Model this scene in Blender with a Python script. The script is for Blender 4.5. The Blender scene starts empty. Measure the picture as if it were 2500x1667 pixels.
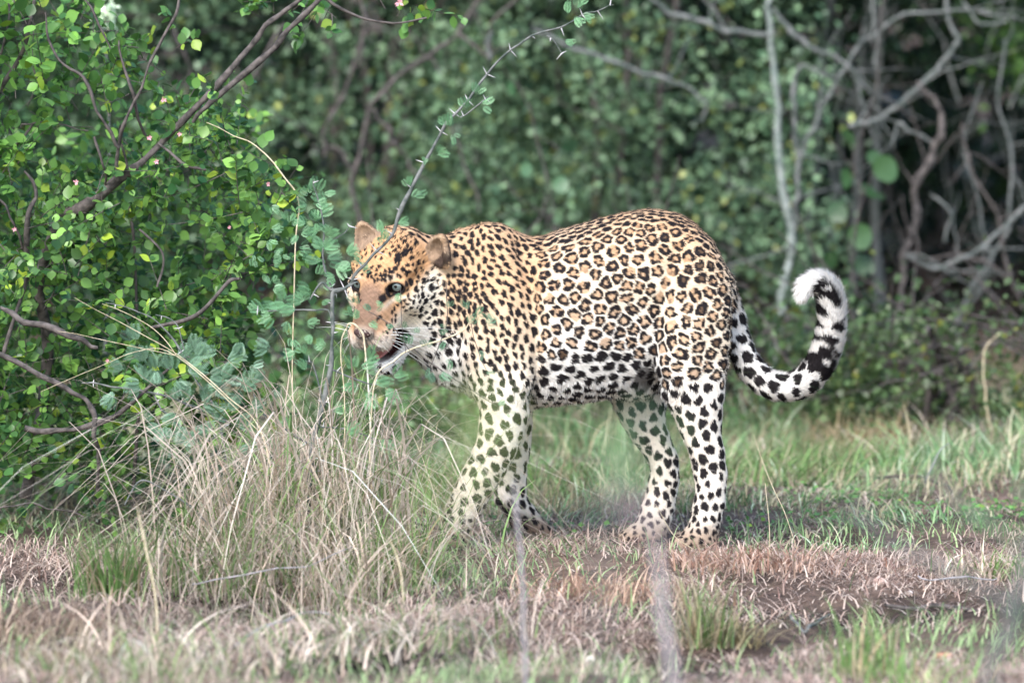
import bpy, math, os, random
import numpy as np
from mathutils import Vector, Matrix, kdtree
random.seed(7); RNG = np.random.default_rng(7)
S = bpy.context.scene

# ------------------------------------------------------------------ camera, world, sun, exposure
PITCH = math.radians(4.50); LENS = 261.8; CZ = 1.70; CY = -16.0
FPX = 2500.0*LENS/36.0
cam_d = bpy.data.cameras.new('camera'); cam = bpy.data.objects.new('camera', cam_d)
S.collection.objects.link(cam); S.camera = cam
cam.location = (0, CY, CZ); cam.rotation_euler = (math.radians(90)-PITCH, 0, 0)
cam_d.lens = LENS; cam_d.sensor_width = 36; cam_d.clip_start = 0.2; cam_d.clip_end = 500
cam_d.dof.use_dof = True; cam_d.dof.focus_distance = 15.85; cam_d.dof.aperture_fstop = 3.1
W = bpy.data.worlds.new('World'); S.world = W; W.use_nodes = True
SUN_EL, SUN_AZ = 42.0, 205.0          # elevation; compass bearing of the sun (0 = +Y, clockwise)
nt = W.node_tree
sky = nt.nodes.new('ShaderNodeTexSky'); sky.sky_type = 'NISHITA'; sky.sun_disc = False
sky.sun_elevation = math.radians(SUN_EL); sky.sun_rotation = math.radians(SUN_AZ)
sky.air_density = 1.0; sky.dust_density = 1.0; sky.ozone_density = 1.0
nt.links.new(sky.outputs[0], nt.nodes['Background'].inputs[0]); nt.nodes['Background'].inputs[1].default_value = 0.12
sl = bpy.data.lights.new('sun', 'SUN'); so = bpy.data.objects.new('sun', sl); S.collection.objects.link(so)
sl.energy = 1.4; sl.angle = math.radians(25); sl.color = (1.0, 0.97, 0.93)
az, el = math.radians(SUN_AZ), math.radians(SUN_EL)
sdir = Vector((math.sin(az)*math.cos(el), math.cos(az)*math.cos(el), math.sin(el)))
so.rotation_euler = sdir.to_track_quat('Z', 'Y').to_euler()
S.view_settings.view_transform = 'Standard'; S.view_settings.look = 'None'
S.view_settings.exposure = 1.82; S.view_settings.gamma = 1.0; S.view_settings.use_curve_mapping = False
S.render.engine = 'CYCLES'
S.cycles.max_bounces = 6; S.cycles.diffuse_bounces = 3; S.cycles.transmission_bounces = 4; S.cycles.glossy_bounces = 2
S.cycles.use_denoising = True; S.cycles.denoiser = 'OPENIMAGEDENOISE'

# ------------------------------------------------------------------ helpers
def P(u, v, y=0.0):
    """photo position (2500 x 1667) on the upright plane at depth y -> world point"""
    r, w = (u-1250.0), -(v-833.5)
    dx = r; dy = FPX*math.cos(PITCH)+w*math.sin(PITCH); dz = -FPX*math.sin(PITCH)+w*math.cos(PITCH)
    t = (y-CY)/dy
    return np.array((dx*t, y, CZ+dz*t))
def UV(p):
    """world points (N,3) -> photo position (N,2)"""
    d = p - np.array((0, CY, CZ)); c, s = math.cos(PITCH), math.sin(PITCH)
    f = d[:, 1]*c - d[:, 2]*s; w = d[:, 1]*s + d[:, 2]*c
    return np.stack([1250+FPX*d[:, 0]/f, 833.5-FPX*w/f], 1)
def link(o): S.collection.objects.link(o); return o
def tag(o, label=None, cat=None, group=None, kind=None):
    if label: o['label'] = label
    if cat: o['category'] = cat
    if group: o['group'] = group
    if kind: o['kind'] = kind
    return o
def empty(name, loc=(0, 0, 0)):
    o = bpy.data.objects.new(name, None); o.location = loc; o.empty_display_size = 0.1; return link(o)
def mesh_np(name, verts, faces, mat=None, smooth=True, cols=None, matidx=None):
    """faces: (N,3) or (N,4) int array, or list of such arrays"""
    fl = faces if isinstance(faces, (list, tuple)) else [faces]
    fl = [np.asarray(f, dtype=np.int32) for f in fl if len(f)]
    me = bpy.data.meshes.new(name)
    verts = np.asarray(verts, dtype=np.float32)
    me.vertices.add(len(verts)); me.vertices.foreach_set('co', verts.ravel())
    li = np.concatenate([f.ravel() for f in fl])
    tot = np.concatenate([np.full(len(f), f.shape[1], dtype=np.int32) for f in fl])
    st = np.concatenate([[0], np.cumsum(tot)[:-1]]).astype(np.int32)
    me.loops.add(len(li)); me.loops.foreach_set('vertex_index', li)
    me.polygons.add(len(tot)); me.polygons.foreach_set('loop_start', st); me.polygons.foreach_set('loop_total', tot)
    if matidx is not None: me.polygons.foreach_set('material_index', np.asarray(matidx, dtype=np.int32))
    me.polygons.foreach_set('use_smooth', np.full(len(tot), smooth))
    if cols is not None:
        c = np.ones((len(verts), 4), dtype=np.float32); c[:, :cols.shape[1]] = cols
        a = me.color_attributes.new('Col', 'FLOAT_COLOR', 'POINT'); a.data.foreach_set('color', c.ravel())
    for m in (mat if isinstance(mat, (list, tuple)) else [mat]):
        if m: me.materials.append(m)
    me.update(calc_edges=True); return me
def obj(name, me, parent=None, loc=None):
    o = bpy.data.objects.new(name, me); link(o)
    if loc is not None: o.location = loc
    if parent: o.parent = parent
    return o
def nn(v): return v/np.maximum(np.linalg.norm(v, axis=-1, keepdims=True), 1e-9)

# ------------------------------------------------------------------ leopard: one continuous body grown from a distance field
def smin(a, b, k):
    h = np.clip(0.5+0.5*(b-a)/k, 0, 1); return b*(1-h)+a*h-k*h*(1-h)
def ell(p, c, r, R=None):
    q = p-np.asarray(c)
    if R is not None: q = q@R
    r = np.asarray(r, dtype=float)
    k0 = np.linalg.norm(q/r, axis=1); k1 = np.linalg.norm(q/(r*r), axis=1)
    return k0*(k0-1)/np.maximum(k1, 1e-6)
def rcone(p, a, b, ra, rb):
    a = np.asarray(a, float); b = np.asarray(b, float); ab = b-a
    t = np.clip(((p-a)@ab)/(ab@ab), 0, 1)
    return np.linalg.norm(p-a-t[:, None]*ab, axis=1)-(ra+(rb-ra)*t)
PX = 2.2/2500
class LoftX:      # sections across the photo's x: (u, vtop, vbottom, ycentre, halfwidth)
    def __init__(s, rows, n=2.3):
        r = np.array(rows, float); s.n = n
        pt = np.array([P(a[0], a[1], a[3]) for a in r]); pb = np.array([P(a[0], a[2], a[3]) for a in r])
        s.x = pt[:, 0]; s.c = (pt[:, 2]+pb[:, 2])/2; s.h = (pt[:, 2]-pb[:, 2])/2; s.y = r[:, 3]; s.w = r[:, 4]
        xs = np.linspace(s.x[0], s.x[-1], 200); K = np.exp(-np.linspace(-2, 2, 13)**2); K /= K.sum()
        f = lambda a: np.convolve(np.pad(np.interp(xs, s.x, a), 6, mode='edge'), K, 'valid')
        s.c, s.h, s.y, s.w, s.x = f(s.c), f(s.h), f(s.y), f(s.w), xs
    def __call__(s, p):
        x = p[:, 0]; g = lambda a: np.interp(x, s.x, a)
        h, w = g(s.h), g(s.w); dz = np.abs(p[:, 2]-g(s.c)); dy = np.abs(p[:, 1]-g(s.y))
        k = ((dz/h)**s.n+(dy/w)**s.n)**(1/s.n)
        m = np.sqrt((dz/h**2)**2+(dy/w**2)**2)+1e-6; k0 = np.sqrt((dz/h)**2+(dy/w)**2)
        d = (k-1)*np.maximum(k0, 0.2)/np.maximum(m, 0.2/np.maximum(h, w))
        o = np.maximum(s.x[0]-x, x-s.x[-1])
        return np.where(o > 0, np.sqrt(np.maximum(d, 0)**2+o**2), np.maximum(d, o*0.7))
class LoftZ:      # sections down the photo: (v, uleft, uright, ycentre, halfwidth)
    def __init__(s, rows, n=2.1):
        r = np.array(rows, float); s.n = n
        pl = np.array([P(a[1], a[0], a[3]) for a in r]); pr = np.array([P(a[2], a[0], a[3]) for a in r])
        z = pl[:, 2][::-1]; f0 = lambda a: a[::-1]
        c, h, y, w = f0((pl[:, 0]+pr[:, 0])/2), f0((pr[:, 0]-pl[:, 0])/2), f0(r[:, 3]), f0(r[:, 4])
        zs = np.linspace(z[0], z[-1], 200); K = np.exp(-np.linspace(-2, 2, 13)**2); K /= K.sum()
        f = lambda a: np.convolve(np.pad(np.interp(zs, z, a), 6, mode='edge'), K, 'valid')
        s.z, s.c, s.h, s.y, s.w = zs, f(c), f(h), f(y), f(w)
    def __call__(s, p):
        z = p[:, 2]; g = lambda a: np.interp(z, s.z, a)
        h, w = g(s.h), g(s.w); dx = np.abs(p[:, 0]-g(s.c)); dy = np.abs(p[:, 1]-g(s.y))
        k = ((dx/h)**s.n+(dy/w)**s.n)**(1/s.n)
        k0 = np.sqrt((dx/h)**2+(dy/w)**2); m = np.sqrt((dx/h**2)**2+(dy/w**2)**2)+1e-6
        d = (k-1)*np.maximum(k0, 0.2)/np.maximum(m, 0.2/np.maximum(h, w))
        o = np.maximum(s.z[0]-z, z-s.z[-1])
        return np.where(o > 0, np.sqrt(np.maximum(d, 0)**2+o**2), np.maximum(d, o*0.7))

TORSO = LoftX([(1062,620,790,-.03,.05),(1090,585,850,-.02,.085),(1120,562,915,-.01,.108),(1150,552,962,0,.12),(1180,549,985,0,.125),(1220,552,1000,0,.128),
 (1260,566,1002,0,.13),(1295,580,998,0,.135),(1330,574,990,0,.142),(1380,558,984,0,.15),(1440,540,978,0,.153),(1500,524,968,0,.152),(1560,511,952,0,.148),
 (1610,510,930,0,.142),(1660,522,900,0,.135),(1700,546,870,0,.122),(1735,585,840,0,.10),(1762,630,810,0,.078),(1782,690,775,0,.04)])
NF = LoftZ([(590,1205,1262,-.06,.02),(640,1168,1285,-.075,.038),(700,1140,1303,-.088,.05),(780,1118,1316,-.095,.056),(860,1116,1316,-.098,.056),(920,1135,1310,-.098,.054),
 (970,1158,1302,-.098,.050),(1020,1172,1293,-.098,.046),(1070,1163,1276,-.10,.042),(1117,1146,1256,-.10,.040),(1160,1122,1232,-.10,.040),(1200,1102,1206,-.10,.037),(1250,1082,1176,-.10,.035),(1290,1070,1154,-.10,.035),(1322,1064,1140,-.10,.03)])
FF = LoftZ([(860,1180,1300,.08,.045),(960,1190,1303,.09,.045),(1030,1205,1300,.09,.042),(1092,1218,1296,.09,.037),(1140,1214,1288,.09,.034),(1185,1208,1284,.09,.033),(1222,1210,1282,.09,.032)])
NH = LoftZ([(600,1650,1735,-.06,.03),(630,1632,1758,-.07,.042),(680,1614,1784,-.082,.055),(760,1602,1787,-.092,.062),(840,1598,1782,-.098,.062),(900,1604,1776,-.10,.058),
 (965,1622,1769,-.102,.052),(1010,1640,1763,-.104,.046),(1055,1660,1762,-.104,.041),(1100,1680,1768,-.104,.037),(1141,1690,1775,-.104,.033),(1185,1697,1775,-.104,.031),
 (1226,1694,1771,-.104,.030),(1262,1686,1764,-.104,.031),(1300,1674,1756,-.104,.033),(1322,1668,1748,-.104,.03)])
FH = LoftZ([(820,1560,1700,.07,.05),(900,1505,1665,.09,.055),(960,1487,1640,.095,.052),(1000,1498,1624,.097,.047),(1040,1520,1626,.098,.042),(1085,1552,1644,.098,.037),
 (1120,1578,1657,.098,.034),(1150,1586,1660,.098,.032),(1190,1580,1656,.098,.03),(1240,1563,1648,.098,.031),(1286,1548,1638,.098,.034),(1308,1545,1630,.098,.03)])
TAIL = [(1765,690,30),(1783,760,31),(1797,820,32),(1824,885,33),(1866,930,34),(1915,944,35),(1965,930,36),(2004,884,36),(2025,825,35),(2031,765,34),(2022,712,31),(1996,690,29),(1970,698,23),(1960,716,15)]
TAILY = [0,-.01,-.015,-.02,-.03,-.035,-.04,-.045,-.05,-.055,-.06,-.065,-.07,-.075]
TAIL[0] = (1750, 672, 24)
TP = [P(a[0], a[1], y) for a, y in zip(TAIL, TAILY)]; TR = [a[2]*PX for a in TAIL]
tp_, tr_, ts_ = np.array(TP), np.array(TR), np.arange(len(TP))
def catmull(A, t):
    i = np.clip(t.astype(int), 0, len(A)-2); f = (t-i)[:, None] if A.ndim > 1 else t-i
    a, b, c, d = A[np.maximum(i-1, 0)], A[i], A[i+1], A[np.minimum(i+2, len(A)-1)]
    return 0.5*(2*b+(c-a)*f+(2*a-5*b+4*c-d)*f*f+(3*b-a-3*c+d)*f**3)
TT = np.linspace(0, len(TP)-1, 40); TP = catmull(tp_, TT); TR = catmull(tr_, TT)

# head frame (centimetres): forward F, animal's left L (towards the camera), up U; origin between the eyes
HY, HP, HR = math.radians(28), math.radians(29), math.radians(2.5)
f0 = np.array((-math.sin(HY), -math.cos(HY), 0)); l0 = np.array((math.cos(HY), -math.sin(HY), 0)); u0 = np.array((0, 0, 1.0))
HF = math.cos(HP)*f0-math.sin(HP)*u0; HU = math.cos(HP)*u0+math.sin(HP)*f0; HL = l0
HL, HU = math.cos(HR)*HL-math.sin(HR)*HU, math.cos(HR)*HU+math.sin(HR)*HL
HO = P(929, 690, -0.135); HM = np.stack([HF, HL, HU], 1)
HS = 1.06
def hloc(p): return ((p-HO)@HM)*(100.0/HS)
def hw(q): return HO+HM@(np.asarray(q, float)*HS/100.0)
EYE = [(0.75, 4.5, 0.15), (0.75, -4.3, 0.15)]; EYE_R = 1.5
# ears placed where the photo shows them: centre, opening direction, up direction (world)
EARS = []
for (c, od, ud) in ((P(1073, 609, -0.138), (-.72, -.64, -.22), (.50, -.16, .85)), (P(896, 582, -0.10), (-.25, -.95, .10), (-.40, .12, .90))):
    od = nn(np.array(od)); ud = np.array(ud); ud = nn(ud-od*(ud@od)); sd = np.cross(od, ud)
    EARS.append((c, np.stack([od, sd, ud], 1)))
def head_sdf(p):
    q = hloc(p)
    d = ell(q, (-6.5, 0, 0.8), (8.2, 7.6, 6.7))
    d = smin(d, rcone(q*(1, .88, 1), (-2.0, 0, 1.2), (7.6, 0, -3.9), 4.0, 2.55), 1.8)
    for s in (1, -1):
        d = smin(d, rcone(q, (0.9, s*2.7, 2.1), (-2.2, s*5.9, 2.0), 1.15, 1.2), 1.2)
        d = smin(d, ell(q, (-1.8, s*5.7, -3.6), (4.4, 2.9, 3.4)), 2.0)
        d = smin(d, ell(q, (-5.6, s*5.6, -6.9), (5.6, 4.1, 6.6)), 2.2)
    d = smin(d, rcone(q*(1, .9, 1), (0.5, 0, -5.4), (7.0, 0, -6.7), 4.7, 3.6), 1.6)
    for s in (1, -1):
        d = smin(d, ell(q, (7.4, s*2.25, -7.6), (3.5, 2.75, 2.95)), 0.6)
        d = smin(d, rcone(q, (-0.5, s*2.2, -12.4), (-6.0, s*4.6, -10.0), 2.6, 4.0), 2.0)
    d = smin(d, ell(q, (10.1, 0, -5.0), (1.5, 2.2, 1.5)), 0.5)
    for s in (1, -1):
        d = smin(d, ell(q, (EYE[0][0]-.1, s*EYE[0][1], EYE[0][2]), (1.75, 2.15, 1.8)), 0.7)
    for s in (1, -1): d = smin(d, ell(q, (-5.5, s*6.0, -10.0), (5.0, 3.8, 4.6)), 2.0)
    j = rcone(q*(1, .8, 1), (-2.0, 0, -13.9), (4.6, 0, -15.8), 3.0, 2.3)
    j = smin(j, ell(q, (5.9, 0, -15.8), (2.2, 2.7, 2.2)), 0.8)
    m = ell(q, (5.0, 0, -11.8), (7.2, 5.5, 2.2))
    d = np.maximum(d, -m)
    d = smin(d, j, 0.7)
    m2 = ell(q, (4.4, 0, -12.5), (6.0, 2.9, 2.1)); d = np.maximum(d, -m2)
    for s in (1, -1):
        d = -smin(-d, ell(q, (EYE[0][0]+1.5, s*(EYE[0][1]+.05), EYE[0][2]+.05), (1.5, 1.6, 1.02)), 0.2)
        d = -smin(-d, ell(q, (2.3, s*3.0, -.8), (1.0, 0.7, 0.4)), 0.3)
        d = -smin(-d, ell(q, (11.4, s*1.15, -5.2), (0.7, 0.55, 0.4)), 0.2)
    d = -smin(-d, ell(q, (11.4, 0, -7.4), (1.3, 0.22, 2.0)), 0.3)
    return d*HS/100.0
def ear_sdf(p):
    e = None
    for (c, R) in EARS:
        q = (p-c)@R*100
        wd = 1+np.clip(q[:, 2], -3, 4)*.13; q = q*np.stack([wd*0+1, wd, wd*0+1], 1); o = ell(q, (0, 0, 0), (1.8, 3.1, 3.9)); i = ell(q, (1.7, 0, 0.2), (2.0, 2.5, 3.2))
        o = np.maximum(o, -i); o = np.maximum(o, q[:, 0]-0.9)
        e = o if e is None else np.minimum(e, o)
    return e/100.0
def G2(*q): return [P(a, b, -.08)[[0, 2]] for a, b in q]
GROOVES = [(.010, .014, G2((1262, 600), (1296, 690), (1316, 790), (1308, 900), (1296, 985))), (.009, .016, G2((1652, 610), (1628, 700), (1604, 800), (1592, 880), (1606, 940))),
 (.005, .022, G2((1160, 640), (1128, 740), (1110, 850))), (.012, .055, G2((1545, 780), (1530, 860))), (.006, .020, G2((1215, 690), (1200, 800), (1215, 880))),
 (.005, .018, G2((1230, 900), (1180, 985))), (-.007, .030, G2((1700, 590), (1720, 640))), (.006, .022, G2((1735, 800), (1728, 900), (1700, 980))), (-.006, .022, G2((1196, 575), (1225, 640))), (.006, .03, G2((1340, 600), (1400, 570), (1480, 550)))]
RIBC = P(1400, 780, -.1)
def paw(p, c, dx, y, r=1.0):
    c = np.asarray(c); d = ell(p, c, (.046*r, .042, .026))
    for k in (-1.5, -.5, .5, 1.5):
        d = smin(d, ell(p, c+np.array((-.036*r+.006*abs(k), k*.02, -.004)), (.022, .0125, .017)), .006)
    return d
def body_sdf(p):
    d = TORSO(p)
    d = smin(d, rcone(p, hw((-9, 0, -1.5)), P(1120, 715, -.02), .078, .105), .05)
    d = smin(d, rcone(p, hw((-7, 0, -6.5)), P(1130, 845, -.01), .07, .095), .05)
    d = smin(d, ell(p, P(1205, 610, -.05), (.055, .04, .055)), .03)
    d = smin(d, ell(p, P(1205, 610, .05), (.055, .04, .055)), .03)
    d = smin(d, FH(p), .03); d = smin(d, FF(p), .03)
    for y in (-.098,):
        d = smin(d, NF(p), .016)
    d = smin(d, NH(p), np.interp(p[:, 2], [.45, .62], [.018, .05]))
    d = smin(d, ell(p, P(1650, 860, -.115), (.055, .045, .10)), .03)        # thigh muscle
    d = smin(d, ell(p, P(1205, 800, -.112), (.060, .040, .11)), .03)        # shoulder muscle
    d = smin(d, ell(p, P(1275, 905, -.115), (.035, .032, .06)), .02)        # triceps and elbow
    d = smin(d, ell(p, P(1560, 935, .0), (.045, .05, .032)), .03)           # fold of the flank and groin
    d = smin(d, ell(p, P(1530, 948, 0), (.032, .028, .022)), .02)
    ff = smin(rcone(p, P(1243, 1212, .09), P(1284, 1268, .09), .031, .029), rcone(p, P(1284, 1268, .09), P(1322, 1306, .085), .033, .027), .010)
    d = smin(d, ff, .015)
    d = smin(d, paw(p, P(1090, 1319, -.1), -1, -.1), .014)
    d = smin(d, paw(p, P(1694, 1320, -.104), -1, -.1), .014)
    d = smin(d, paw(p, P(1572, 1306, .098), -1, .1), .014)
    tl = None
    # hollows and grooves between the muscles
    X2 = p[:, [0, 2]]; side = np.clip(np.abs(p[:, 1])/.05-.4, 0, 1)
    for A, sg, ln_ in GROOVES:
        dd = np.full(len(p), 9.0)
        for a, b in zip(ln_[:-1], ln_[1:]):
            ab = b-a; t = np.clip(((X2-a)@ab)/(ab@ab+1e-9), 0, 1); dd = np.minimum(dd, np.linalg.norm(X2-a-t[:, None]*ab, axis=1))
        d = d+A*np.exp(-(dd/sg)**2)*side
    rib = np.sin(p[:, 0]*150+p[:, 2]*60)*.0012*np.exp(-((p[:, 0]-RIBC[0])/.09)**2-((p[:, 2]-RIBC[2])/.10)**2); d = d+rib*side
    for i in range(len(TP)-1):
        e = rcone(p, TP[i], TP[i+1], TR[i], TR[i+1]); tl = e if tl is None else np.minimum(tl, e)
    d = smin(d, tl, .04)
    d = smin(d, head_sdf(p), .022)
    d = smin(d, ear_sdf(p), .006)
    return d
def surface(h, lo, hi, fn):
    lo = np.array(lo); n = (np.ceil((np.array(hi)-lo)/(4*h)).astype(int))*4
    nb = n//4
    bi = np.stack(np.meshgrid(*[np.arange(k) for k in nb], indexing='ij'), -1).reshape(-1, 3)
    bc = lo+(bi*4+2)*h
    bd = np.concatenate([fn(c) for c in np.array_split(bc, 16)])
    D = np.repeat(np.repeat(np.repeat(np.where(bd > 0, 1, -1).reshape(nb).astype(np.float32), 4, 0), 4, 1), 4, 2)
    act = bi[np.abs(bd) < h*4*1.9]
    off = np.stack(np.meshgrid(*[np.arange(4)]*3, indexing='ij'), -1).reshape(-1, 3)
    idx = (act[:, None, :]*4+off[None]).reshape(-1, 3)
    for c in np.array_split(idx, 40):
        D[c[:, 0], c[:, 1], c[:, 2]] = fn(lo+c*h)
    sg = D < 0
    cs = [(a, b, c) for a in (0, 1) for b in (0, 1) for c in (0, 1)]
    cnt = sum(sg[a:n[0]-1+a, b:n[1]-1+b, c:n[2]-1+c].astype(np.int8) for a, b, c in cs)
    ci = np.argwhere((cnt > 0) & (cnt < 8))
    vid = -np.ones(n, dtype=np.int32); vid[ci[:, 0], ci[:, 1], ci[:, 2]] = np.arange(len(ci))
    val = np.stack([D[ci[:, 0]+a, ci[:, 1]+b, ci[:, 2]+c] for a, b, c in cs], 1)
    acc = np.zeros((len(ci), 3)); num = np.zeros(len(ci))
    for i, A in enumerate(cs):
        for j, B in enumerate(cs):
            if j > i and sum(abs(A[k]-B[k]) for k in range(3)) == 1:
                va, vb = val[:, i], val[:, j]; m = (va < 0) != (vb < 0)
                t = np.where(m, va/np.where(va == vb, 1, va-vb), 0)
                pt = np.array(A)+t[:, None]*(np.array(B)-np.array(A)); acc += pt*m[:, None]; num += m
    V = lo+(ci+acc/num[:, None])*h
    F = []
    for ax in range(3):
        a1, a2 = (ax+1) % 3, (ax+2) % 3
        sl0 = [slice(0, n[k]-1) for k in range(3)]; sl1 = list(sl0); sl1[ax] = slice(1, n[ax])
        s0, s1 = sg[tuple(sl0)], sg[tuple(sl1)]; e = np.argwhere(s0 != s1)
        e = e[(e[:, a1] > 0) & (e[:, a2] > 0)]
        fl = s0[e[:, 0], e[:, 1], e[:, 2]]
        o1 = np.zeros(3, int); o1[a1] = -1; o2 = np.zeros(3, int); o2[a2] = -1
        g = lambda o: vid[tuple((e+o).T)]
        q = np.stack([g(0*o1), g(o1), g(o1+o2), g(o2)], 1)
        q = np.where(fl[:, None], q, q[:, ::-1]); F.append(q[(q >= 0).all(1)])
    return V, np.concatenate(F)
# ------------------------------------------------------------------ materials
def mat(name, rough=0.7, color=None, spec=0.3):
    m = bpy.data.materials.new(name); m.use_nodes = True
    b = m.node_tree.nodes['Principled BSDF']; b.inputs['Roughness'].default_value = rough
    b.inputs['Specular IOR Level'].default_value = spec
    if color: b.inputs['Base Color'].default_value = (*color, 1)
    return m, m.node_tree, b
def col_attr(t, out, mul=None):
    a = t.nodes.new('ShaderNodeVertexColor'); a.layer_name = 'Col'; t.links.new(a.outputs[0], out); return a
FUR_M, t, b = mat('leopard_fur', 0.8, spec=0.04); col_attr(t, b.inputs['Base Color'])
no = t.nodes.new('ShaderNodeTexNoise'); no.inputs['Scale'].default_value = 260; no.inputs['Detail'].default_value = 3
bm_ = t.nodes.new('ShaderNodeBump'); bm_.inputs['Strength'].default_value = 0.35; bm_.inputs['Distance'].default_value = 0.004
t.links.new(no.outputs['Fac'], bm_.inputs['Height']); t.links.new(bm_.outputs[0], b.inputs['Normal'])
STRAND_M, t, b = mat('fur_strands', 0.75, spec=0.05); col_attr(t, b.inputs['Base Color'])
EYE_M, _, _ = mat('eye_rim', 0.15, (0.012, 0.010, 0.009), 0.6)
IRIS_M, t, b = mat('iris', 0.08, (0.13, 0.16, 0.15), 0.8)
PUPIL_M, _, _ = mat('pupil', 0.05, (0.004, 0.004, 0.004), 0.8)
TONGUE_M, t, b = mat('tongue', 0.35, (0.36, 0.13, 0.11), 0.4)
NOSE_M, t, b = mat('nose_leather', 0.5, (0.075, 0.038, 0.036), 0.35)
WHISK_M, _, _ = mat('whisker', 0.4, (0.85, 0.84, 0.80))
TOOTH_M, _, _ = mat('tooth', 0.25, (0.8, 0.76, 0.62), 0.5)

# ------------------------------------------------------------------ leopard: surface, coat pattern, fur
H = 0.003
lo_, hi_ = P(835, 500, 0), P(2090, 1350, 0)
BV, BF = surface(H, (lo_[0], -.30, -.03), (hi_[0], .22, P(1250, 485, 0)[2]), body_sdf)
_n = np.cross(BV[BF[:, 2]]-BV[BF[:, 0]], BV[BF[:, 3]]-BV[BF[:, 1]]); BN = np.zeros_like(BV)
for k in range(4): np.add.at(BN, BF[:, k], _n)
BN = nn(BN)
TPA = TP.copy(); TARC = np.concatenate([[0], np.cumsum(np.linalg.norm(np.diff(TPA, axis=0), axis=1))])
def tail_param(p):
    d = np.full(len(p), 9.0); s = np.zeros(len(p))
    for i in range(len(TPA)-1):
        a, ab = TPA[i], TPA[i+1]-TPA[i]; t = np.clip(((p-a)@ab)/(ab@ab), 0, 1)
        e = np.linalg.norm(p-a-t[:, None]*ab, axis=1); m = e < d
        d = np.where(m, e, d); s = np.where(m, TARC[i]+t*(TARC[i+1]-TARC[i]), s)
    return d, s
def sst(x, a, b): t = np.clip((x-a)/(b-a), 0, 1); return t*t*(3-2*t)
def regions(p):
    uv = UV(p); u, v = uv[:, 0], uv[:, 1]; q = hloc(p)
    head = ell(q, (-1.5, 0, -4), (12.5, 11.0, 13.5)) < 0
    td, ts = tail_param(p); tail = (td < .045) & (ts > .05) & (u > 1780)
    return u, v, q, head, tail, ts
def spec(p):
    """spacing, radius (px), rosette flag weight, elongation, direction code for each point"""
    u, v, q, head, tail, ts = regions(p)
    sh = 1-sst(u+0.06*(v-700), 1292, 1330)
    sp = 35*(1-sh)+21.5*sh; R = 18.0*(1-sh)+8.5*sh; ro = (1-sh)*1.0; el_ = 1.0+0.55*sh
    mid = sh*sst(u, 1230, 1290)*(1-sst(v, 900, 960)); sp = sp+mid*1.5; R = R+mid*.5
    b = (1-sh)*sst(v, 845, 890)*(1-sst(u, 1580, 1640)); sp = sp-3*b; R = R-5.0*b; ro = ro*(1-b); el_ = el_+b*.1
    ch = sh*sst(v, 800, 860)*(1-sst(u, 1120, 1170)); sp = sp+6*ch; R = R+1.2*ch; el_ = el_-.4*ch
    spine = (1-sh)*sst(p[:, 2]-np.interp(p[:, 0], TORSO.x, TORSO.c+TORSO.h), -.035, -.015); sp = sp-15*spine; R = R-7.5*spine; ro = ro*(1-spine); el_ = el_+.8*spine
    lg = sst(v, 930, 1010); fr = u < 1420
    R = np.where(fr, R*(1-lg)+12.6*lg, R*(1-sst(v, 900, 960))+13.5*sst(v, 900, 960)); sp = np.where(fr, sp*(1-lg)+34*lg, sp*(1-lg)+34*lg); ro = ro*(1-sst(v, np.where(u > 1590, 900, 860), np.where(u > 1590, 990, 930))); el_ = el_*(1-lg)+1.25*lg
    l2 = sst(v, 1120, 1180); R = R*(1-l2)+np.where(fr, 11.5, 9.8)*l2; sp = sp*(1-l2)+np.where(fr, 31, 26)*l2
    l3 = sst(v, 1240, 1290); R = R*(1-l3)+7.0*l3; sp = sp*(1-l3)+21*l3
    R = np.where(head, 4.6, R); sp = np.where(head, 17, sp); ro = np.where(head, 0, ro); el_ = np.where(head, 1.25, el_)
    R = np.where(tail, 14.5, R); sp = np.where(tail, 36, sp); ro = np.where(tail, 0, ro); el_ = np.where(tail, 1.15, el_)
    return sp*PX, R*PX, ro, el_
kdv = kdtree.KDTree(len(BV))
for i, c in enumerate(BV.tolist()): kdv.insert(c, i)
kdv.balance()
buv = UV(BV); bu, bv, bq, bhead, btail, bts = regions(BV)
bsp, bR, bro, bel = spec(BV)
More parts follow.
